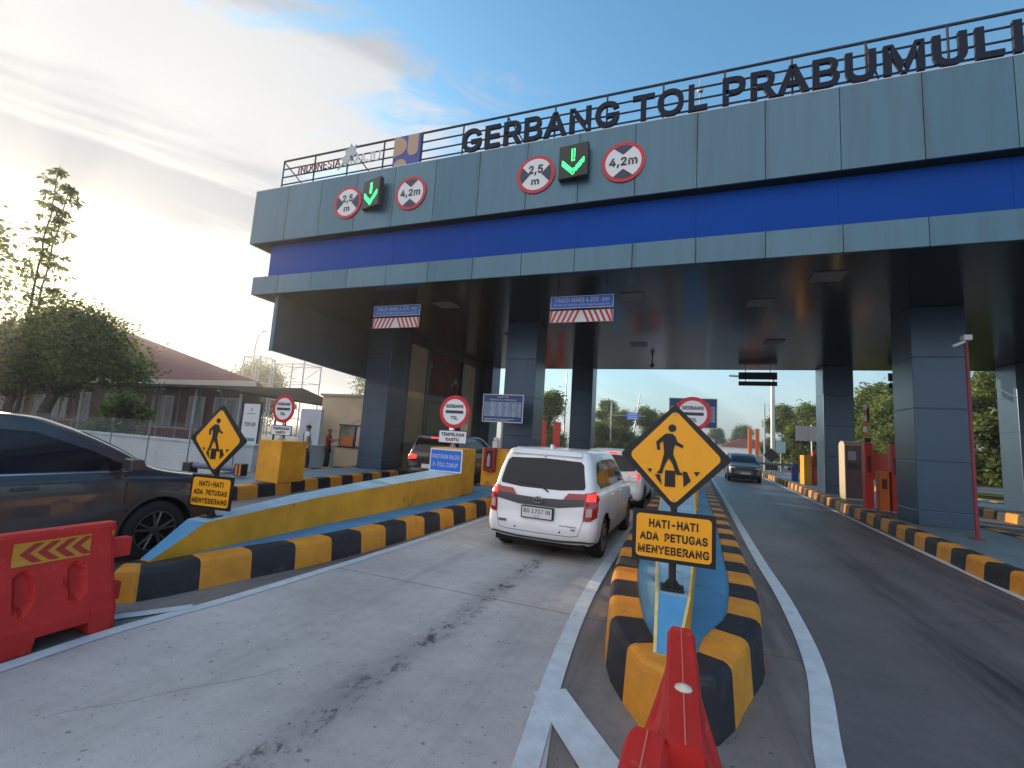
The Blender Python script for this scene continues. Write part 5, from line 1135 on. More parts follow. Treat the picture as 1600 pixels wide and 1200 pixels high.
# ------------------------------------------------------------------ people at the shelter
SKIN = mat('skin', (.26, .13, .08), .55); HAIR = mat('hair', (.012, .010, .010), .6)
def person(label, loc, rz, shirt, trousers, arm=0, bag=None, h=1.66):
    root = empty('person', label, 'person', loc, rz); s = h/1.70
    J = {'pelvis': (0, 0, .93, .14), 'waist': (0, .0, 1.08, .125), 'chest': (0, .01, 1.28, .155), 'neckb': (0, .0, 1.44, .075), 'neck': (0, .01, 1.50, .055), 'head0': (0, .02, 1.57, .085), 'head1': (0, .01, 1.64, .092), 'head2': (0, .0, 1.70, .06)}
    E_ = [('pelvis', 'waist'), ('waist', 'chest'), ('chest', 'neckb'), ('neckb', 'neck'), ('neck', 'head0'), ('head0', 'head1'), ('head1', 'head2')]
    for sd_, n in ((-1, 'l'), (1, 'r')):
        st = .05*sd_
        J[n+'hip'] = (.09*sd_, 0, .88, .095); J[n+'knee'] = (.10*sd_, .02+st, .49, .062); J[n+'ank'] = (.11*sd_, -.02+st*1.4, .09, .042); J[n+'toe'] = (.12*sd_, .13+st*1.4, .035, .038)
        J[n+'sh'] = (.17*sd_, 0, 1.40, .065)
        if arm and sd_ == arm: J[n+'el'] = (.22*sd_, .20, 1.24, .042); J[n+'wr'] = (.16*sd_, .42, 1.32, .030); J[n+'ha'] = (.14*sd_, .50, 1.34, .030)
        else: J[n+'el'] = (.25*sd_, -.02, 1.13, .042); J[n+'wr'] = (.25*sd_, .05, .88, .030); J[n+'ha'] = (.245*sd_, .08, .80, .028)
        E_ += [('pelvis', n+'hip'), (n+'hip', n+'knee'), (n+'knee', n+'ank'), (n+'ank', n+'toe'), ('chest', n+'sh'), (n+'sh', n+'el'), (n+'el', n+'wr'), (n+'wr', n+'ha')]
        hx, hy, hz, _ = J[n+'ha']; wx, wy, wz, _ = J[n+'wr']; d = Vector((hx-wx, hy-wy, hz-wz)).normalized(); q = d.orthogonal().normalized()
        for k in range(5):
            off = (k-2)*.016; ln = (.055, .075, .08, .075, .06)[k]; p = Vector((hx, hy, hz))+q*off+d*ln; J[n+'f%d' % k] = (*p, .009); E_.append((n+'ha', n+'f%d' % k))
    keys = list(J); ix = {k: i for i, k in enumerate(keys)}
    me = bpy.data.meshes.new('body'); me.from_pydata([tuple(c*s for c in J[k][:3]) for k in keys], [(ix[a], ix[b]) for a, b in E_], [])
    ob = bpy.data.objects.new('body', me); COL.objects.link(ob); sk = ob.modifiers.new('s', 'SKIN'); sk.use_smooth_shade = True
    for i, k in enumerate(keys): r_ = J[k][3]*s; me.skin_vertices[0].data[i].radius = (r_, r_*(.72 if k in ('chest', 'waist', 'pelvis') else 1)); me.skin_vertices[0].data[i].use_root = (k == 'pelvis')
    sb = ob.modifiers.new('u', 'SUBSURF'); sb.levels = 1; sb.render_levels = 1
    dg = bpy.context.evaluated_depsgraph_get(); dg.update(); nm = bpy.data.meshes.new_from_object(ob.evaluated_get(dg)); ob.modifiers.clear(); ob.data = nm; ob.parent = root
    nm.materials.clear(); nm.materials.append(SKIN)
    def cloth(nm_, m_, test, off):
        bm = bmesh.new(); bm.from_mesh(nm); bm.normal_update()
        dele = [f for f in bm.faces if not test(f.calc_center_median()/s)]; bmesh.ops.delete(bm, geom=dele, context='FACES')
        for v in bm.verts: v.co += v.normal*off
        m2 = bpy.data.meshes.new(nm_); bm.to_mesh(m2); bm.free(); m2.materials.clear(); m2.materials.append(m_); m2.polygons.foreach_set('use_smooth', [True]*len(m2.polygons))
        o2 = bpy.data.objects.new(nm_, m2); COL.objects.link(o2); o2.parent = root
    cloth('shirt', shirt, lambda c: .93 < c.z < 1.47 and (abs(c.x) < .24 and (c.y < .25)) and not (abs(c.x) > .205 and c.z < 1.16), .014)
    cloth('trousers', trousers, lambda c: .10 < c.z < .98 and not (abs(c.x) > .20), .011)
    cloth('shoes', BLACKM, lambda c: c.z < .10, .008)
    cloth('hair', HAIR, lambda c: c.z > 1.60 and (c.y < .045 or c.z > 1.69), .014)
    mb = MB()
    mb.prism([(-.012, 1.60), (.012, 1.60), (.006, 1.635), (-.006, 1.635)], .10, .125, 'y'); mb.v = [tuple(c*s for c in v) for v in mb.v]; mb.build('nose', SKIN, root)
    for ex in (-.033, .033): mb = MB(); mb.lathe([(0, -.006), (.009, 0), (0, .006)], (ex*s, .102*s, 1.645*s), 'y', 8); mb.build('eye', HAIR, root)
    if bag:
        mb = MB(); mb.tube((-.15*s, -.10*s, 1.42*s), (.16*s, -.15*s, 1.02*s), .016, n=6); mb.tube((-.15*s, .09*s, 1.42*s), (.16*s, .12*s, 1.02*s), .016, n=6); mb.build('bag_strap', bag, root)
person('person in a white shirt with dark strap, seen from behind beside a yellow block', (-12.15, 12.35, 0), R(-35), mat('shirt_white', (.55, .57, .60), .8), mat('trousers_navy', (.02, .025, .05), .8), 0, mat('strap_navy', (.03, .05, .12), .7), 1.70)
person('person in a dark red top reaching towards the shelter wall with one arm', (-12.35, 13.6, 0), R(-60), mat('shirt_maroon', (.14, .012, .018), .8), mat('trousers_black', (.015, .015, .018), .8), 1, None, 1.60)

# ------------------------------------------------------------------ left side: white wall, fence, hall, shelter, beige building
mb = MB(); mb.prism([(-26, 10.05), (-13.0, 10.05), (-12.55, 10.6), (-12.55, 14.2), (-12.8, 14.2), (-12.8, 10.8), (-13.1, 10.3), (-26, 10.3)], 0, .92, 'z'); mb.prism([(-26.05, 10.0), (-12.98, 10.0), (-12.5, 10.58), (-12.5, 14.25), (-12.85, 14.25), (-12.85, 10.82), (-13.12, 10.35), (-26.05, 10.35)], .921, .98, 'z')
tag(mb.build('low_wall', mat('wall_whitewash', (.50, .56, .60), .7, var=.12, vscale=1.2, dirt=(.20, .22, .24, 1.4, .60))), 'low whitewashed wall behind the left yellow block, in front of the hall', 'wall')
o = empty('mesh_fence', 'see-through wire mesh fence with thin posts in front of the low white wall', 'fence', (0, 0, 0))
for k in range(7):
    mb = MB(); x = -24+k*1.95; mb.tube((x, 9.75, 0), (x, 9.75, 1.5), .018, n=8); mb.build('post', mat('fence_grey', (.12, .15, .17), .6), o)
mb = MB(); x = -24.0
while x < -12.3: mb.box(x-.002, x+.002, 9.74, 9.745, .1, 1.5); x += .075
z = .1
while z < 1.52: mb.box(-24, -12.3, 9.746, 9.749, z-.002, z+.002); z += .10
mb.build('wire_mesh', GREYM, o)
hall = empty('service_hall', 'long hall with a reddish hipped roof and pale eave behind the shelter', 'building', (0, 0, 0))
RY, RX0, RX1 = 22.0, -84.0, -26.5
mb = MB(); ez = 4.35; hz_ = 12.0; dep = 32
a, b, c_, d = (RX0, RY, ez), (RX1, RY, ez), (-40, 36, ez), (RX0, 38, ez); r0, r1 = (RX0-10, RY+10, hz_), (-62.0, RY+8, hz_)
mb.poly([a, b, r1, r0]); mb.poly([b, c_, r1]); mb.poly([c_, d, r0, r1]); mb.poly([d, a, r0])
m_, t_, b_ = node_mat('roof_maroon'); b_.inputs['Roughness'].default_value = .7; tcn = t_.nodes.new('ShaderNodeTexCoord'); wv = t_.nodes.new('ShaderNodeTexWave'); wv.bands_direction = 'Z'; wv.inputs['Scale'].default_value = 1.6; wv.inputs['Distortion'].default_value = .15; t_.links.new(tcn.outputs['Object'], wv.inputs[0])
rp_ = t_.nodes.new('ShaderNodeValToRGB'); t_.links.new(wv.outputs['Fac'], rp_.inputs[0]); rp_.color_ramp.elements[0].color = (.13, .050, .050, 1); rp_.color_ramp.elements[1].color = (.19, .075, .072, 1); t_.links.new(rp_.outputs[0], b_.inputs['Base Color'])
mb.build('roof', m_, hall)
mb = MB(); mb.box(RX0, RX1, RY-.06, RY, ez-.32, ez+.03); mb.build('eave', mat('eave_cream', (.50, .46, .40), .6), hall)
mb = MB(); mb.box(RX0+1, RX1-1, RY+1.2, RY+1.4, 0, ez-.3); mb.build('wall', mat('hall_wall', (.16, .10, .085), .7, var=.3, vscale=.6), hall)
mb = MB(); mb.box(RX0+1, RX1-1, RY+1.12, RY+1.2, 0, .95); mb.build('maroon_dado', mat('dado', (.15, .025, .025), .6), hall)
for k in range(15):
    x = RX1-3-k*3.4; w_ = 1.5 if k % 3 else 2.2
    mb = MB(); mb.box(x-w_, x, RY+1.12, RY+1.199, 1.0, 3.2); f_ = mb.build('window', mat('curtain_pale', (.30, .30, .31), .5, var=.5, vscale=2, stretch=(3, 1, .15)), hall)
    mb = MB(); mb.box(x-w_-.06, x-w_, RY+1.08, RY+1.195, .95, 3.26); mb.box(x, x+.06, RY+1.08, RY+1.195, .95, 3.26); mb.box(x-w_, x, RY+1.08, RY+1.118, 3.2, 3.26); mb.box(x-w_/2-.03, x-w_/2+.03, RY+1.08, RY+1.118, 1.0, 3.2); mb.build('frame', SIGNW, f_)
# shelter in front of the hall
sh = empty('shelter_canopy', 'dark low lean-to canopy on thin pale posts in front of the hall', 'shelter', (0, 0, 0))
mb = MB(); zt, th = 3.92, .10
P0 = [(-84, 17.4, 3.35), (-20.6, 17.4, 3.35), (-15.9, 18.6, 2.62), (-18.5, 21.6, 3.45), (-24.5, 21.9, 4.05), (-84, 21.9, 4.05)]
P0 = [(-84, 17.4, 3.42), (-24.0, 17.4, 3.42), (-15.9, 18.6, 2.66), (-21.5, 21.0, 3.90), (-84, 21.9, 4.0)]
i = len(mb.v); mb.v += P0+[(x, y, z-.09) for x, y, z in P0]; n = len(P0); mb.f.append(tuple(range(n))); mb.f.append(tuple(range(n, 2*n))[::-1]); mb.m += [0, 0]
for k in range(n): mb.f.append((k, n+k, n+(k+1) % n, (k+1) % n)); mb.m.append(0)
mb.build('roof', mat('shelter_dark', (.022, .019, .017), .95, var=.4, vscale=1.5, spec=.1), sh)
for k in range(14): mb = MB(); x = -22.6-k*3.6; mb.tube((x, 17.9, 0), (x, 17.9, 3.36), .07, n=10); mb.build('post', mat('post_pale', (.32, .33, .35), .5), sh)
for k in range(22): mb = MB(); x = -22.6-k*1.9; mb.tube((x-.9, 20.2, 0), (x-.9, 20.2, 3.6), .05, n=8); mb.build('post', MATS['post_pale'], sh)
mb = MB(); mb.box(-84, -22.6, 17.85, 17.95, 1.02, 1.08); mb.build('handrail', MATS['post_pale'], sh)
for k in range(9): mb = MB(); mb.lathe([(0, -.09), (.10, 0), (.05, .08), (0, .08)], (-24-k*4.6, 17.6, 3.28), 'z', 10); mb.build('lamp', SIGNW, sh)
o = empty('top_up_poster', 'upright white TOP UP poster in a slate frame beside the shelter posts', 'poster', (-19.6, 16.2, 0))
mb = MB(); mb.box(-.62, .62, 0, .05, .45, 2.65); mb.build('frame', mat('frame_slate', (.03, .04, .05)), o); mb = MB(); mb.box(-.53, .53, -.01, -.002, .62, 2.55); mb.build('sheet', SIGNW, o)
lettering('TOP UP', 0, 1.55, .74, .20, -.014, NAVY, o, bold=.035); mb = MB(); mb.prism(circ(0, 2.28, .09, 20), -.014, -.011, 'y'); mb.prism(circ(0, 2.28, .05, 20), -.017, -.0145, 'y', 1); mb.box(-.28, .28, -.014, -.011, 2.06, 2.10); mb.build('logo', [mat('logo_blue', (.12, .22, .42), .5), SIGNW], o)
mb = MB(); mb.box(-.42, .42, -.014, -.011, .74, .90); mb.build('photo_strip', mat('logo_teal', (.10, .30, .38), .5, var=.5, vscale=6), o)
for xx in (-.5, .5): mb = MB(); mb.tube((xx, .03, 0), (xx, .03, .5), .03, n=8); mb.build('leg', GREYM, o)
o = empty('beige_kiosk', 'small flat roofed beige building behind the first left column', 'building', (0, 0, 0)); BE = mat('beige_wall', (.46, .37, .27), .75, var=.12, vscale=1.2, dirt=(.22, .18, .14, 1.1, .60))
# front wall with a window opening
mb = MB(); X0, X1, Yf, Zt = -14.35, -10.3, 15.2, 2.98; wx0, wx1, wz0, wz1 = -13.30, -12.05, .92, 1.78
for (a, b, c_, d) in ((X0, wx0, 0, Zt), (wx1, X1, 0, Zt), (wx0, wx1, 0, wz0), (wx0, wx1, wz1, Zt)): mb.box(a, b, Yf, Yf+.15, c_, d)
mb.box(X0, X0+.15, Yf+.151, Yf+4, 0, Zt); mb.box(X1-.15, X1, Yf+.151, Yf+4, 0, Zt); mb.box(X0+.151, X1-.151, Yf+3.85, Yf+4, 0, Zt); mb.build('wall', BE, o)
mb = MB(); mb.box(X0-.08, X1+.08, Yf-.08, Yf+4.08, Zt+.002, Zt+.10); mb.build('roof', mat('flat_roof', (.34, .28, .22), .7), o)
mb = MB(); mb.box(wx0, wx1, Yf+.10, Yf+.12, wz0, wz1); w_ = mb.build('window', mat('window_reflect', (.16, .17, .14), .08, var=.5, vscale=2.5), o)
mb = MB(); mb.box(wx0-.04, wx1+.04, Yf-.02, Yf-.002, wz1, wz1+.04); mb.box(wx0-.04, wx1+.04, Yf-.06, Yf-.002, wz0-.05, wz0); mb.box(wx0+.80, wx0+.83, Yf-.01, Yf+.1, wz0, wz1); mb.build('frame', BLACKM, w_)
mb = MB(); mb.box(wx0+.06, wx0+.7, Yf+.05, Yf+.09, wz0+.02, wz0+.42); mb.build('orange_box', mat('orange_dull', (.42, .12, .03), .6), w_)
mb = MB(); mb.box(wx0+.86, wx1-.04, Yf+.04, Yf+.06, wz0+.04, wz1-.03); mb.build('paper_notice', mat('notice_pink', (.50, .36, .36), .6, var=.3, vscale=9), w_)
mb = MB(); mb.box(-14.6, -13.55, 14.35, 14.5, 0, 2.35); tag(mb.build('white_partition', mat('partition_white', (.42, .47, .55), .7, var=.15, vscale=1.5)), 'pale blue white partition wall left of the beige building', 'wall')
o = empty('ladder_rack', 'dark metal rack of rungs standing behind the round sign by the shelter', 'rack', (-14.9, 13.4, 0))
for xx in (0, .55): mb = MB(); mb.tube((xx, 0, 0), (xx, 0, 2.45), .035, n=8); mb.build('rail', BLACKM, o)
for zz_ in (.5, 1.0, 1.5, 2.0, 2.4): mb = MB(); mb.tube((0, 0, zz_), (.55, 0, zz_), .025, n=6); mb.build('rung', BLACKM, o)

# scaffold frames behind the hall, bent lamp
def truss(label, x0, y0, w, d, h, step):
    o = empty('steel_tower', label, 'steel tower', (x0, y0, 0), group='steel frames behind the hall')
    for (a, b) in ((0, 0), (w, 0), (w, d), (0, d)): mb = MB(); mb.tube((a, b, 0), (a, b, h), .085, n=6); mb.build('leg', GREYM, o)
    z = step; k = 0
    while z <= h+.01:
        mb = MB()
        for p, q in (((0, 0), (w, 0)), ((w, 0), (w, d)), ((w, d), (0, d)), ((0, d), (0, 0))):
            mb.tube((*p, z), (*q, z), .05, n=5)
        mb.build('ring', GREYM, o); 
        mb = MB(); p, q = (((0, 0), (w, 0)) if k % 2 else ((w, 0), (0, 0))); mb.tube((*p, z-step), (*q, z), .035, n=5); mb.tube((w, 0, z-step) if k % 2 else (w, d, z-step), (w, d, z) if k % 2 else (w, 0, z), .035, n=5); mb.build('bracing', GREYM, o); z += step; k += 1
truss('left open steel frame rising behind the hall roof', -57.2, 45, 3.0, 2.0, 10.7, 3.55)
truss('right lattice steel frame behind the hall roof, beside the canopy edge', -51.4, 45, 5.2, 3.0, 10.2, 2.4)
o = empty('bent_lamp', 'thin curved lamp post above the left steel frame', 'lamp post', (-56.6, 46, 0)); mb = MB(); pts_ = [(0, 0, 0), (0, 0, 12.2), (.15, 0, 13.2), (.55, 0, 14.0), (1.2, 0, 14.4)]
for p, q in zip(pts_[:-1], pts_[1:]): mb.tube(p, q, .07, n=6)
mb.build('post', GREYM, o); mb = MB(); mb.box(1.0, 1.8, -.12, .12, 14.38, 14.5); mb.build('lamp_head', GREYM, o)

# ------------------------------------------------------------------ far things through the gate
o = empty('guide_sign', 'small blue guide sign on a long arm far beyond the gate', 'road sign', (-8.4, 60, 0))
mb = MB(); mb.tube((0, 0, 0), (0, 0, 7.2), .13, .09, 8); mb.build('pole', GREYM, o); mb = MB(); mb.tube((0, 0, 5.45), (4.4, 0, 5.5), .07, n=6); mb.build('arm', GREYM, o)
mb = MB(); mb.box(1.95, 3.5, -.05, .03, 4.98, 5.92); p_ = mb.build('panel', SIGNB, o)
mb = MB()
for k in range(3): mb.box(2.15, 3.3, -.055, -.051, 5.12+k*.26, 5.24+k*.26)
mb.build('text_lines', mat('sign_pale', (.45, .6, .8), .5), o)
o = empty('gantry_post', 'thick pale grey steel post beyond the canopy, above the small dark diamond', 'post', (7.7, 45, 0)); mb = MB(); mb.tube((0, 0, 0), (0, 0, 8.6), .20, .16, 16); mb.build('shaft', mat('post_palegrey', (.42, .45, .48), .4, .2), o); mb = MB(); mb.tube((0, 0, 8.4), (-3.5, 0, 8.6), .1, n=8); mb.build('arm', GREYM, o)
o = empty('rear_diamond_sign', 'dark back of a diamond sign and plate on the right island', 'warning sign', (6.65, 39.5, .27)); MB().prism(rdiamond(1.32, .56, .04), 0, .03, 'y').build('diamond_plate', BLACKM, o); mb = MB(); mb.box(-.42, .42, 0, .03, .22, .70); mb.build('text_plate', BLACKM, o); mb = MB(); mb.tube((0, .05, 0), (0, .05, 1.7), .03, n=8); mb.build('post', BLACKM, o)
for x, lb in ((5.55, 'left one of two tall orange posts far down the right island'), (6.10, 'right one of two tall orange posts far down the right island')):
    o = empty('orange_gatepost', lb, 'post', (x, 42.3, .27), group='orange posts far down the right island'); mb = MB(); mb.box(-.14, .14, -.14, .14, 0, 3.45); mb.build('housing', ORG, o, bevel=.02); mb = MB(); mb.box(-.20, .20, -.20, .20, 0, .9); mb.build('plinth', ORG, o)
o = empty('billboard', 'grey back of a two panel board on a post, left of the right rear column', 'billboard', (9.2, 40, 0))
for a in (0, 1): mb = MB(); mb.box(-.80+a*.82, -.02+a*.82, 0, .06, 2.85, 4.0); mb.build('panel', mat('board_grey', (.22, .23, .24), .6), o)
mb = MB(); mb.tube((.25, .1, 0), (.25, .1, 4.1), .06, n=8); mb.build('post', GREYM, o)
o = empty('teal_sign', 'small pale teal board right of the thick grey post', 'road sign', (9.6, 52, 0)); mb = MB(); mb.box(-.4, .4, 0, .04, 1.9, 3.0); mb.build('panel', mat('teal_pale', (.22, .42, .44), .5), o); mb = MB(); mb.tube((0, .06, 0), (0, .06, 2.8), .05, n=6); mb.build('post', GREYM, o)
o = empty('control_box', 'small grey control box on a post near the orange posts', 'control box', (5.4, 36.5, .27)); mb = MB(); mb.box(-.25, .25, 0, .2, .5, 1.25); mb.build('housing', GREYM, o, bevel=.02); mb = MB(); mb.tube((0, .1, 0), (0, .1, .5), .05, n=8); mb.build('post', GREYM, o)
o = empty('white_shed', 'low white building with a dull red roof far beyond the orange posts', 'building', (0, 0, 0)); mb = MB(); mb.box(11, 24, 138, 146, 0, 3.0); mb.build('wall', WHITE, o); mb = MB(); mb.prism([(10.5, 3.02), (24.5, 3.02), (24.5, 3.3), (19, 5.4), (16, 5.4)], 137.5, 146.5, 'y'); mb.build('roof', mat('roof_dullred', (.20, .05, .04), .7), o)
mb = MB(); mb.box(-14, 10.5, 131, 131.4, 0, 3.2); tag(mb.build('long_white_wall', mat('far_wall', (.45, .47, .47), .7, var=.15, vscale=.1)), 'long pale wall crossing the view far beyond the gate', 'wall')
o = empty('far_building', 'small white block above the far trees', 'building', (0, 0, 0)); mb = MB(); mb.box(3, 15, 240, 250, 0, 17.5); mb.build('wall', WHITE, o); mb = MB(); mb.box(2.5, 15.5, 239.5, 250.5, 17.51, 18.4); mb.build('roof', GREYM, o)
for k, (x, y, h_, lean) in enumerate(((-6.5, 66, 9.0, 1.2), (-3.9, 80, 8.2, 0), (-12.2, 50, 9.5, 0), (7.6, 48.5, 6.4, 0))):
    lb = ['pale leaning pole among the trees left of the diamond sign', 'thin upright pole behind the blue guide sign', 'tall thin pole in front of the trees between the left columns', 'very thin pole just left of the thick grey post'][k]
    mb = MB(); mb.tube((x, y, 0), (x+lean, y, h_), .10, .07, 7); tag(mb.build('utility_pole', GREYM), lb, 'pole', 'thin poles beyond the gate')
for x, y, lb in ((-11.2, 38, 'left red post seen between the left columns'), (-9.9, 38, 'right red post seen between the left columns')):
    mb = MB(); mb.box(x-.30, x+.30, y-.15, y+.15, 0, 3.3); tag(mb.build('red_gatepost', REDM, bevel=.02), lb, 'post', 'red posts beyond the second column')

# ------------------------------------------------------------------ terrain and trees
mb = MB(); nx, ny = 40, 50
for j in range(ny+1):
    for i in range(nx+1):
        x = 15+i*3.0; y = 28+j*5; t = min(1, i/5); e_ = min(1, j/4)
        mb.v.append((x+.02*(y-30)*.6, y, (2.3*t*t*(3-2*t)+.5*math.sin(x*.13)*math.cos(y*.07)*t)*e_ - .02))
for j in range(ny):
    for i in range(nx): a = j*(nx+1)+i; mb.f.append((a, a+1, a+nx+2, a+nx+1)); mb.m.append(0)
tag(mb.build('grass_bank', mat('bank_grass', (.085, .13, .030), .9, var=.45, vscale=.5, bump=.5, bscale=4), smooth=True), kind='structure')
LEAF = [mat('leaf_dark', (.040, .060, .020), .65, var=.4, vscale=.5), mat('leaf_mid', (.075, .110, .030), .6, var=.4, vscale=.5), mat('leaf_light', (.120, .160, .040), .6, var=.4, vscale=.5)]
for m_ in LEAF: m_.node_tree.nodes['Principled BSDF'].inputs['Transmission Weight'].default_value = 0; m_.node_tree.nodes['Principled BSDF'].inputs['Subsurface Weight'].default_value = 0
for m_ in LEAF:
    t = m_.node_tree; b = t.nodes['Principled BSDF']; tr = t.nodes.new('ShaderNodeBsdfTranslucent'); mxs = t.nodes.new('ShaderNodeMixShader'); mxs.inputs[0].default_value = .42
    src = b.inputs['Base Color'].links[0].from_socket; gm_ = t.nodes.new('ShaderNodeMix'); gm_.data_type = 'RGBA'; gm_.blend_type = 'MULTIPLY'; gm_.inputs[0].default_value = 1; t.links.new(src, gm_.inputs[6]); gm_.inputs[7].default_value = (2.4, 2.2, 1.0, 1)
    t.links.new(gm_.outputs[2], tr.inputs[0]); o_ = t.nodes['Material Output']; t.links.new(b.outputs[0], mxs.inputs[1]); t.links.new(tr.outputs[0], mxs.inputs[2]); t.links.new(mxs.outputs[0], o_.inputs[0])
BARK = mat('bark', (.09, .065, .045), .85, var=.4, vscale=6, bump=.5, bscale=12)
def leaves_mesh(centers, size, per, spread, droop=0.0, seed=1, mats_=LEAF, elong=1.6):
    r = np.random.default_rng(seed); C_ = np.repeat(np.array(centers), per, 0); n = len(C_)
    off = r.normal(size=(n, 3))*spread; P = C_+off
    a = r.normal(size=(n, 3)); a[:, 2] = a[:, 2]*.5-droop; a /= np.linalg.norm(a, axis=1)[:, None]
    b = np.cross(a, r.normal(size=(n, 3))); b /= np.linalg.norm(b, axis=1)[:, None]
    s_ = size*r.uniform(.6, 1.3, n)[:, None]; l = a*s_*elong; w = b*s_*.5
    V = np.empty((n*4, 3)); V[0::4] = P; V[1::4] = P+l*.5+w; V[2::4] = P+l; V[3::4] = P+l*.5-w
    me = bpy.data.meshes.new('crown'); me.vertices.add(n*4); me.vertices.foreach_set('co', V.ravel()); me.loops.add(n*4); me.loops.foreach_set('vertex_index', np.arange(n*4, dtype=np.int32))
    me.polygons.add(n); me.polygons.foreach_set('loop_start', np.arange(0, n*4, 4, dtype=np.int32)); me.polygons.foreach_set('loop_total', np.full(n, 4, dtype=np.int32))
    for m_ in mats_: me.materials.append(m_)
    cl = np.repeat(r.integers(0, 6, len(centers)), per); mi = np.clip((cl+r.integers(0, 3, n)-1)//2, 0, 2); me.polygons.foreach_set('material_index', mi.astype(np.int32)); me.update(); return me
def make_tree_mesh(h, rad, crown0, seed, leaf=.16, clumps=170, per=70, spread=.34, trunk_r=.16, lobes=8):
    r = np.random.default_rng(seed); tb = MB(); top = h*.72; x = y = 0; prev = Vector((0, 0, 0)); n = 6; path = [prev]
    for k in range(1, n+1): path.append(Vector((r.normal()*.12*k/n*rad*.5, r.normal()*.12*k/n*rad*.5, top*k/n)))
    for k in range(n): tb.tube(path[k], path[k+1], trunk_r*(1-.75*k/n), trunk_r*(1-.75*(k+1)/n), 8, cap=False)
    centers = []; lob = []
    for k in range(lobes):
        t = r.uniform(0, 1)**.8; z = crown0+(h-crown0)*t*.86; ang = r.uniform(0, 6.28)+k*2.4; rr = rad*(.85-.62*t)*r.uniform(.45, .9)
        lob.append((Vector((math.cos(ang)*rr, math.sin(ang)*rr, z)), rad*r.uniform(.30, .52)*(1-.35*t)))
    lob.append((Vector((0, 0, h*.86)), rad*.34))
    for c_, lr in lob:
        base = path[min(n, max(2, int(n*(c_.z/h)*.9)))]; mid = (base+c_)/2+Vector((0, 0, -.15*lr)); tb.tube(base, mid, trunk_r*.38, trunk_r*.24, 6, cap=False); tb.tube(mid, c_, trunk_r*.24, trunk_r*.08, 6, cap=False)
        for q in range(5):
            e_ = c_+Vector(r.normal(size=3))*lr*.6; tb.tube(c_, e_, trunk_r*.08, .01, 4, cap=False)
        for q in range(max(3, clumps//len(lob))):
            d = r.normal(size=3); d /= np.linalg.norm(d); d[2] = abs(d[2])*.85-.25 if r.random() < .7 else d[2]
            centers.append(tuple(np.array(c_)+d*lr*r.uniform(.55, 1.05)*np.array([1, 1, .75])))
    return tb, leaves_mesh(centers, leaf, per, spread*rad/3.2, .2, seed)
TREES = {}
def tree(label, x, y, z, kind, s=1.0, rz=0, group='trees around the toll gate', nm='broadleaf_tree', cat='tree'):
    o = empty(nm, label, cat, (x, y, z), rz, group); o.scale = (s, s, s)
    if kind not in TREES:
        tb, me = KINDS[kind](); t0 = tb.build('trunk', BARK, None, smooth=True, fixn=False); TREES[kind] = (t0.data, me); bpy.data.objects.remove(t0)
    for n_, d_ in zip(('trunk', 'crown'), TREES[kind]):
        q = bpy.data.objects.new(n_, d_); COL.objects.link(q); q.parent = o
    return o
KINDS = {
 'round': lambda: make_tree_mesh(7.5, 3.2, 1.4, 11, .15, 190, 95, .36),
 'tall': lambda: make_tree_mesh(9.0, 2.7, 1.6, 23, .15, 190, 95, .36, .17, 10),
 'wide': lambda: make_tree_mesh(6.4, 3.7, 1.1, 37, .155, 200, 100, .36, .20, 11),
 'bush': lambda: make_tree_mesh(3.0, 2.0, .2, 41, .13, 90, 80, .34, .07, 6),
 'sparse': lambda: make_tree_mesh(9.5, 3.4, 3.0, 53, .17, 60, 22, .42, .10, 9),
 'shade': lambda: make_tree_mesh(8.6, 5.4, 4.4, 67, .145, 360, 115, .36, .42, 19),
}
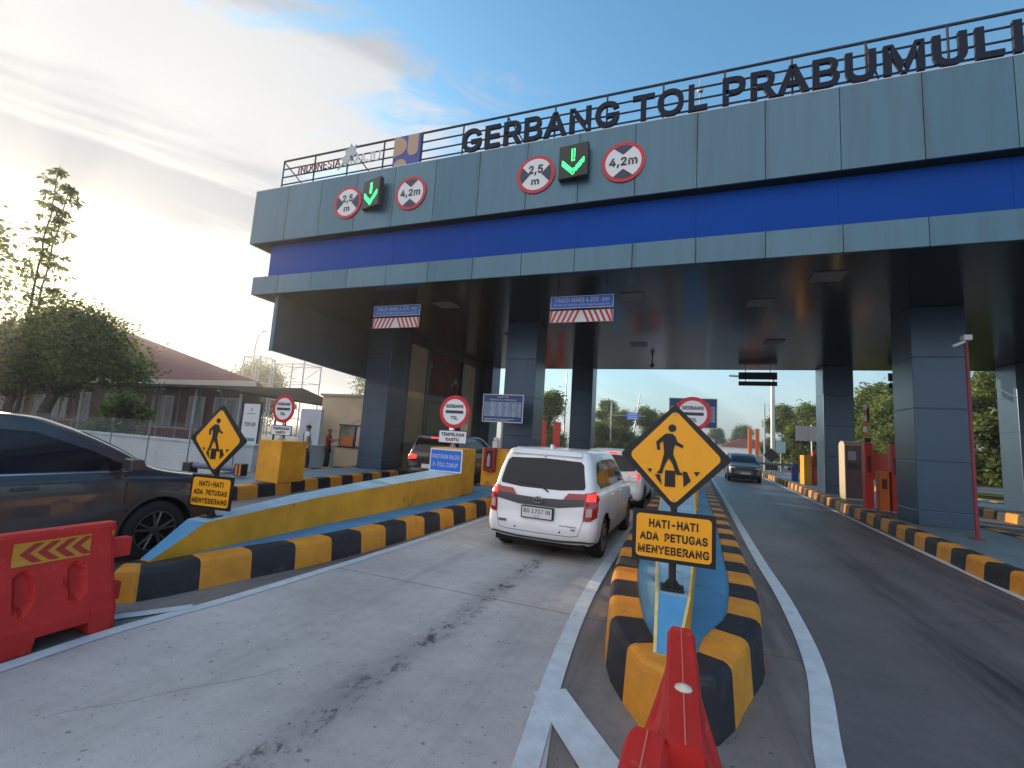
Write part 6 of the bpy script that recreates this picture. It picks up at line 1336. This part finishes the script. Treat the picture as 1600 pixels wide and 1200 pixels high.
specs = [  # behind the gate, left part
 ('leafy tree left of the second column seen through the gate', -13.0, 46, 'round', .92, 0), ('bushy tree between the two left columns', -15.8, 52, 'tall', .85, 1), ('dark round tree left of the blue guide sign', -8.2, 70, 'wide', 1.05, 2),
 ('tree right behind the blue guide sign', -4.6, 72, 'round', 1.02, 3), ('low tree left of the diamond sign top', -1.2, 78, 'wide', .85, .5), ('shrubby tree low beside the second column', -10.6, 62, 'wide', .72, 4.1),
 ('feathery tree far beyond the guide sign', -12.5, 84, 'tall', 1.15, 1.2), ('small tree at the foot of the leaning pole', -6.2, 64, 'bush', 1.1, .2),
 # right part
 ('tree touching the thick grey post from the right', 12.3, 66, 'tall', .95, 0.7), ('full green tree right of the thick grey post', 14.6, 62, 'round', 1.05, 2.2), ('tree behind the grey billboard', 16.2, 56, 'wide', 1.15, 1.7), ('bright bush on the bank above the silver van', 15.6, 60, 'bush', 1.2, 2),
 ('tree left of the ticket cabinet column, on the bank', 17.5, 52, 'round', 1.05, .3), ('big dark tree behind the raised barrier arm', 16.6, 46, 'wide', 1.08, 3.2), ('tall tree just left of the nearest right column', 17.2, 41, 'tall', .80, 4.0), ('dense tree behind the red posts', 14.9, 40.5, 'wide', .66, 5.0),
 ('tree filling the gap right of the camera pole', 20.6, 40, 'tall', .98, 1.1), ('leafy bush low in the gap right of the camera pole', 17.6, 34.5, 'bush', 1.5, 0), ('second tree on the bank behind the camera pole gap', 23.5, 44, 'wide', 1.2, 2.0), ('bush by the guard rail left of the last column', 20.0, 36, 'bush', 1.3, 3.0), ('low bush below the guide sign', -7.0, 61, 'bush', 1.25, 1), ('low bush left of the guide sign pole', -10.4, 63, 'bush', 1.4, 2), ('low bush right of the guide sign', -3.4, 64, 'bush', 1.2, 3), ('dense bush at the foot of the thick grey post', 12.6, 56, 'bush', 1.6, 0), ('low bush under the grey billboard', 15.2, 50, 'bush', 1.35, 2.5), ('rounded tree between the guide sign and the diamond sign', -1.9, 70, 'round', .88, 2.4), ('green tree behind the silver van', 18.6, 68, 'round', 1.1, 1.0), ('tree behind the far right column', 26.5, 43, 'round', 1.1, 2.7), ('bush at the guard rail behind the right columns', 19.5, 33, 'bush', 1.15, 1.0), ('tree at the right edge beyond the last column', 31, 44, 'wide', 1.2, 1.9),
 # far centre
 ('far low tree right of the middle GERBANG TOL sign', 2, 150, 'wide', 1.35, .3), ('far tree behind the dark oncoming car', 11, 156, 'round', 1.2, 1.3), ('far tree left of the orange posts', 18, 150, 'wide', 1.3, 2.3), ('far tree right of the small white block', 27, 158, 'tall', 1.25, 3.1), ('farthest tree above the long pale wall', -6, 162, 'wide', 1.25, 4.1)]
for lb, x, y, kd, s_, rz_ in specs:
    zb = 2.0 if (x > 21 and y > 30) else (1.2 if x > 17 and y > 45 else 0)
    tree(lb, x, y, zb, kd, s_, rz_)
# left side
tree('large shady tree at the left edge in front of the hall', -29.3, 12.8, 0, 'shade', .77, .4, nm='shade_tree')
tree('rounded shrub under the large shady tree at the left', -22.6, 12.6, 0, 'bush', .78, 1.4, nm='shrub', cat='shrub')
tree('thin leaved bare tree behind the beige building', -26.5, 33, 0, 'sparse', .74, 0, nm='sparse_tree'); tree('small tree peeping over the beige building roof beside the column', -21.2, 34, 0, 'sparse', .62, 2, nm='sparse_tree')
tree('green tree seen through the glazed bay of the louvre screen', -17.5, 29, 0, 'round', .62, 1)
tree('distant tree just above the hall roof slope', -72, 60, 0, 'wide', 1.9, 0)
# trees outside the frame on the left whose shade covers the forecourt
for k, (x, y, s_) in enumerate(((-31, -1, .95), (-33, -10, 1.05), (-40, 3.5, .95), (-30, -19, 1.1), (-43, -4, 1.1), (-41, 16, .72))):
    tree(['shady tree left of the view beside the hall yard', 'second shady tree left of the view', 'taller shady tree behind the large one', 'shady tree far left by the forecourt edge', 'back row shady tree left of the view', 'shady tree between the large tree and the hall'][k], x, y, 0, 'shade', s_, k*1.3, nm='shade_tree')
# slender drooping trees
def slender(h, seed, dens):
    r = np.random.default_rng(seed); tb = MB(); cs = []; prev = Vector((0, 0, 0)); n = 22
    for k in range(1, n+1):
        t = k/n; p = Vector((.35*t*t+.03*r.normal(), .03*r.normal(), h*t)); tb.tube(prev, p, .10*(1-.8*(t-1/n)), .10*(1-.8*t), 6, cap=False)
        if t > .50:
            for q in range(dens):
                a = r.uniform(0, 6.28); L_ = (.35+.9*(1-t)*1.6)*r.uniform(.6, 1.1); e_ = p+Vector((math.cos(a)*L_, math.sin(a)*L_, .22*L_)); tb.tube(p, e_, .018, .006, 4, cap=False)
                for g_ in (.55, .8, 1.0): cs.append(tuple(p+(e_-p)*g_+Vector((0, 0, -.05))))
        prev = p
    cs += [(prev.x+r.normal()*.12, prev.y+r.normal()*.12, prev.z+r.normal()*.12) for _ in range(6)]
    return tb, leaves_mesh(cs, .115, 6, .075, .9, seed, elong=2.8)
KINDS['slender_a'] = lambda: slender(14.1, 5, 2); KINDS['slender_b'] = lambda: slender(13.0, 9, 4)
tree('slender taller sapling with sparse drooping leaves against the bright sky', -31.0, 12.2, 0, 'slender_a', 1, 0, nm='slender_tree'); tree('fuller slender tree beside the taller sapling against the bright sky', -29.9, 12.0, 0, 'slender_b', 1, 1.0, nm='slender_tree')
tree('tall tree at the left frame edge reaching in with leafy twigs', -40.2, 12.4, 0, 'sparse', 1.45, 2.2, nm='sparse_tree')

# ------------------------------------------------------------------ evening air
mb = MB(); mb.box(-902, 902, -302, 1502, -1.1, 20)
hz = mb.build('haze', []); tag(hz, kind='stuff')
hm = bpy.data.materials.new('haze_air'); hm.use_nodes = True; t = hm.node_tree; t.nodes.clear(); ho = t.nodes.new('ShaderNodeOutputMaterial'); pv = t.nodes.new('ShaderNodeVolumePrincipled')
pv.inputs['Color'].default_value = (.85, .86, .88, 1); pv.inputs['Density'].default_value = .0014; pv.inputs['Anisotropy'].default_value = .72; t.links.new(pv.outputs[0], ho.inputs['Volume']); hz.data.materials.append(hm)
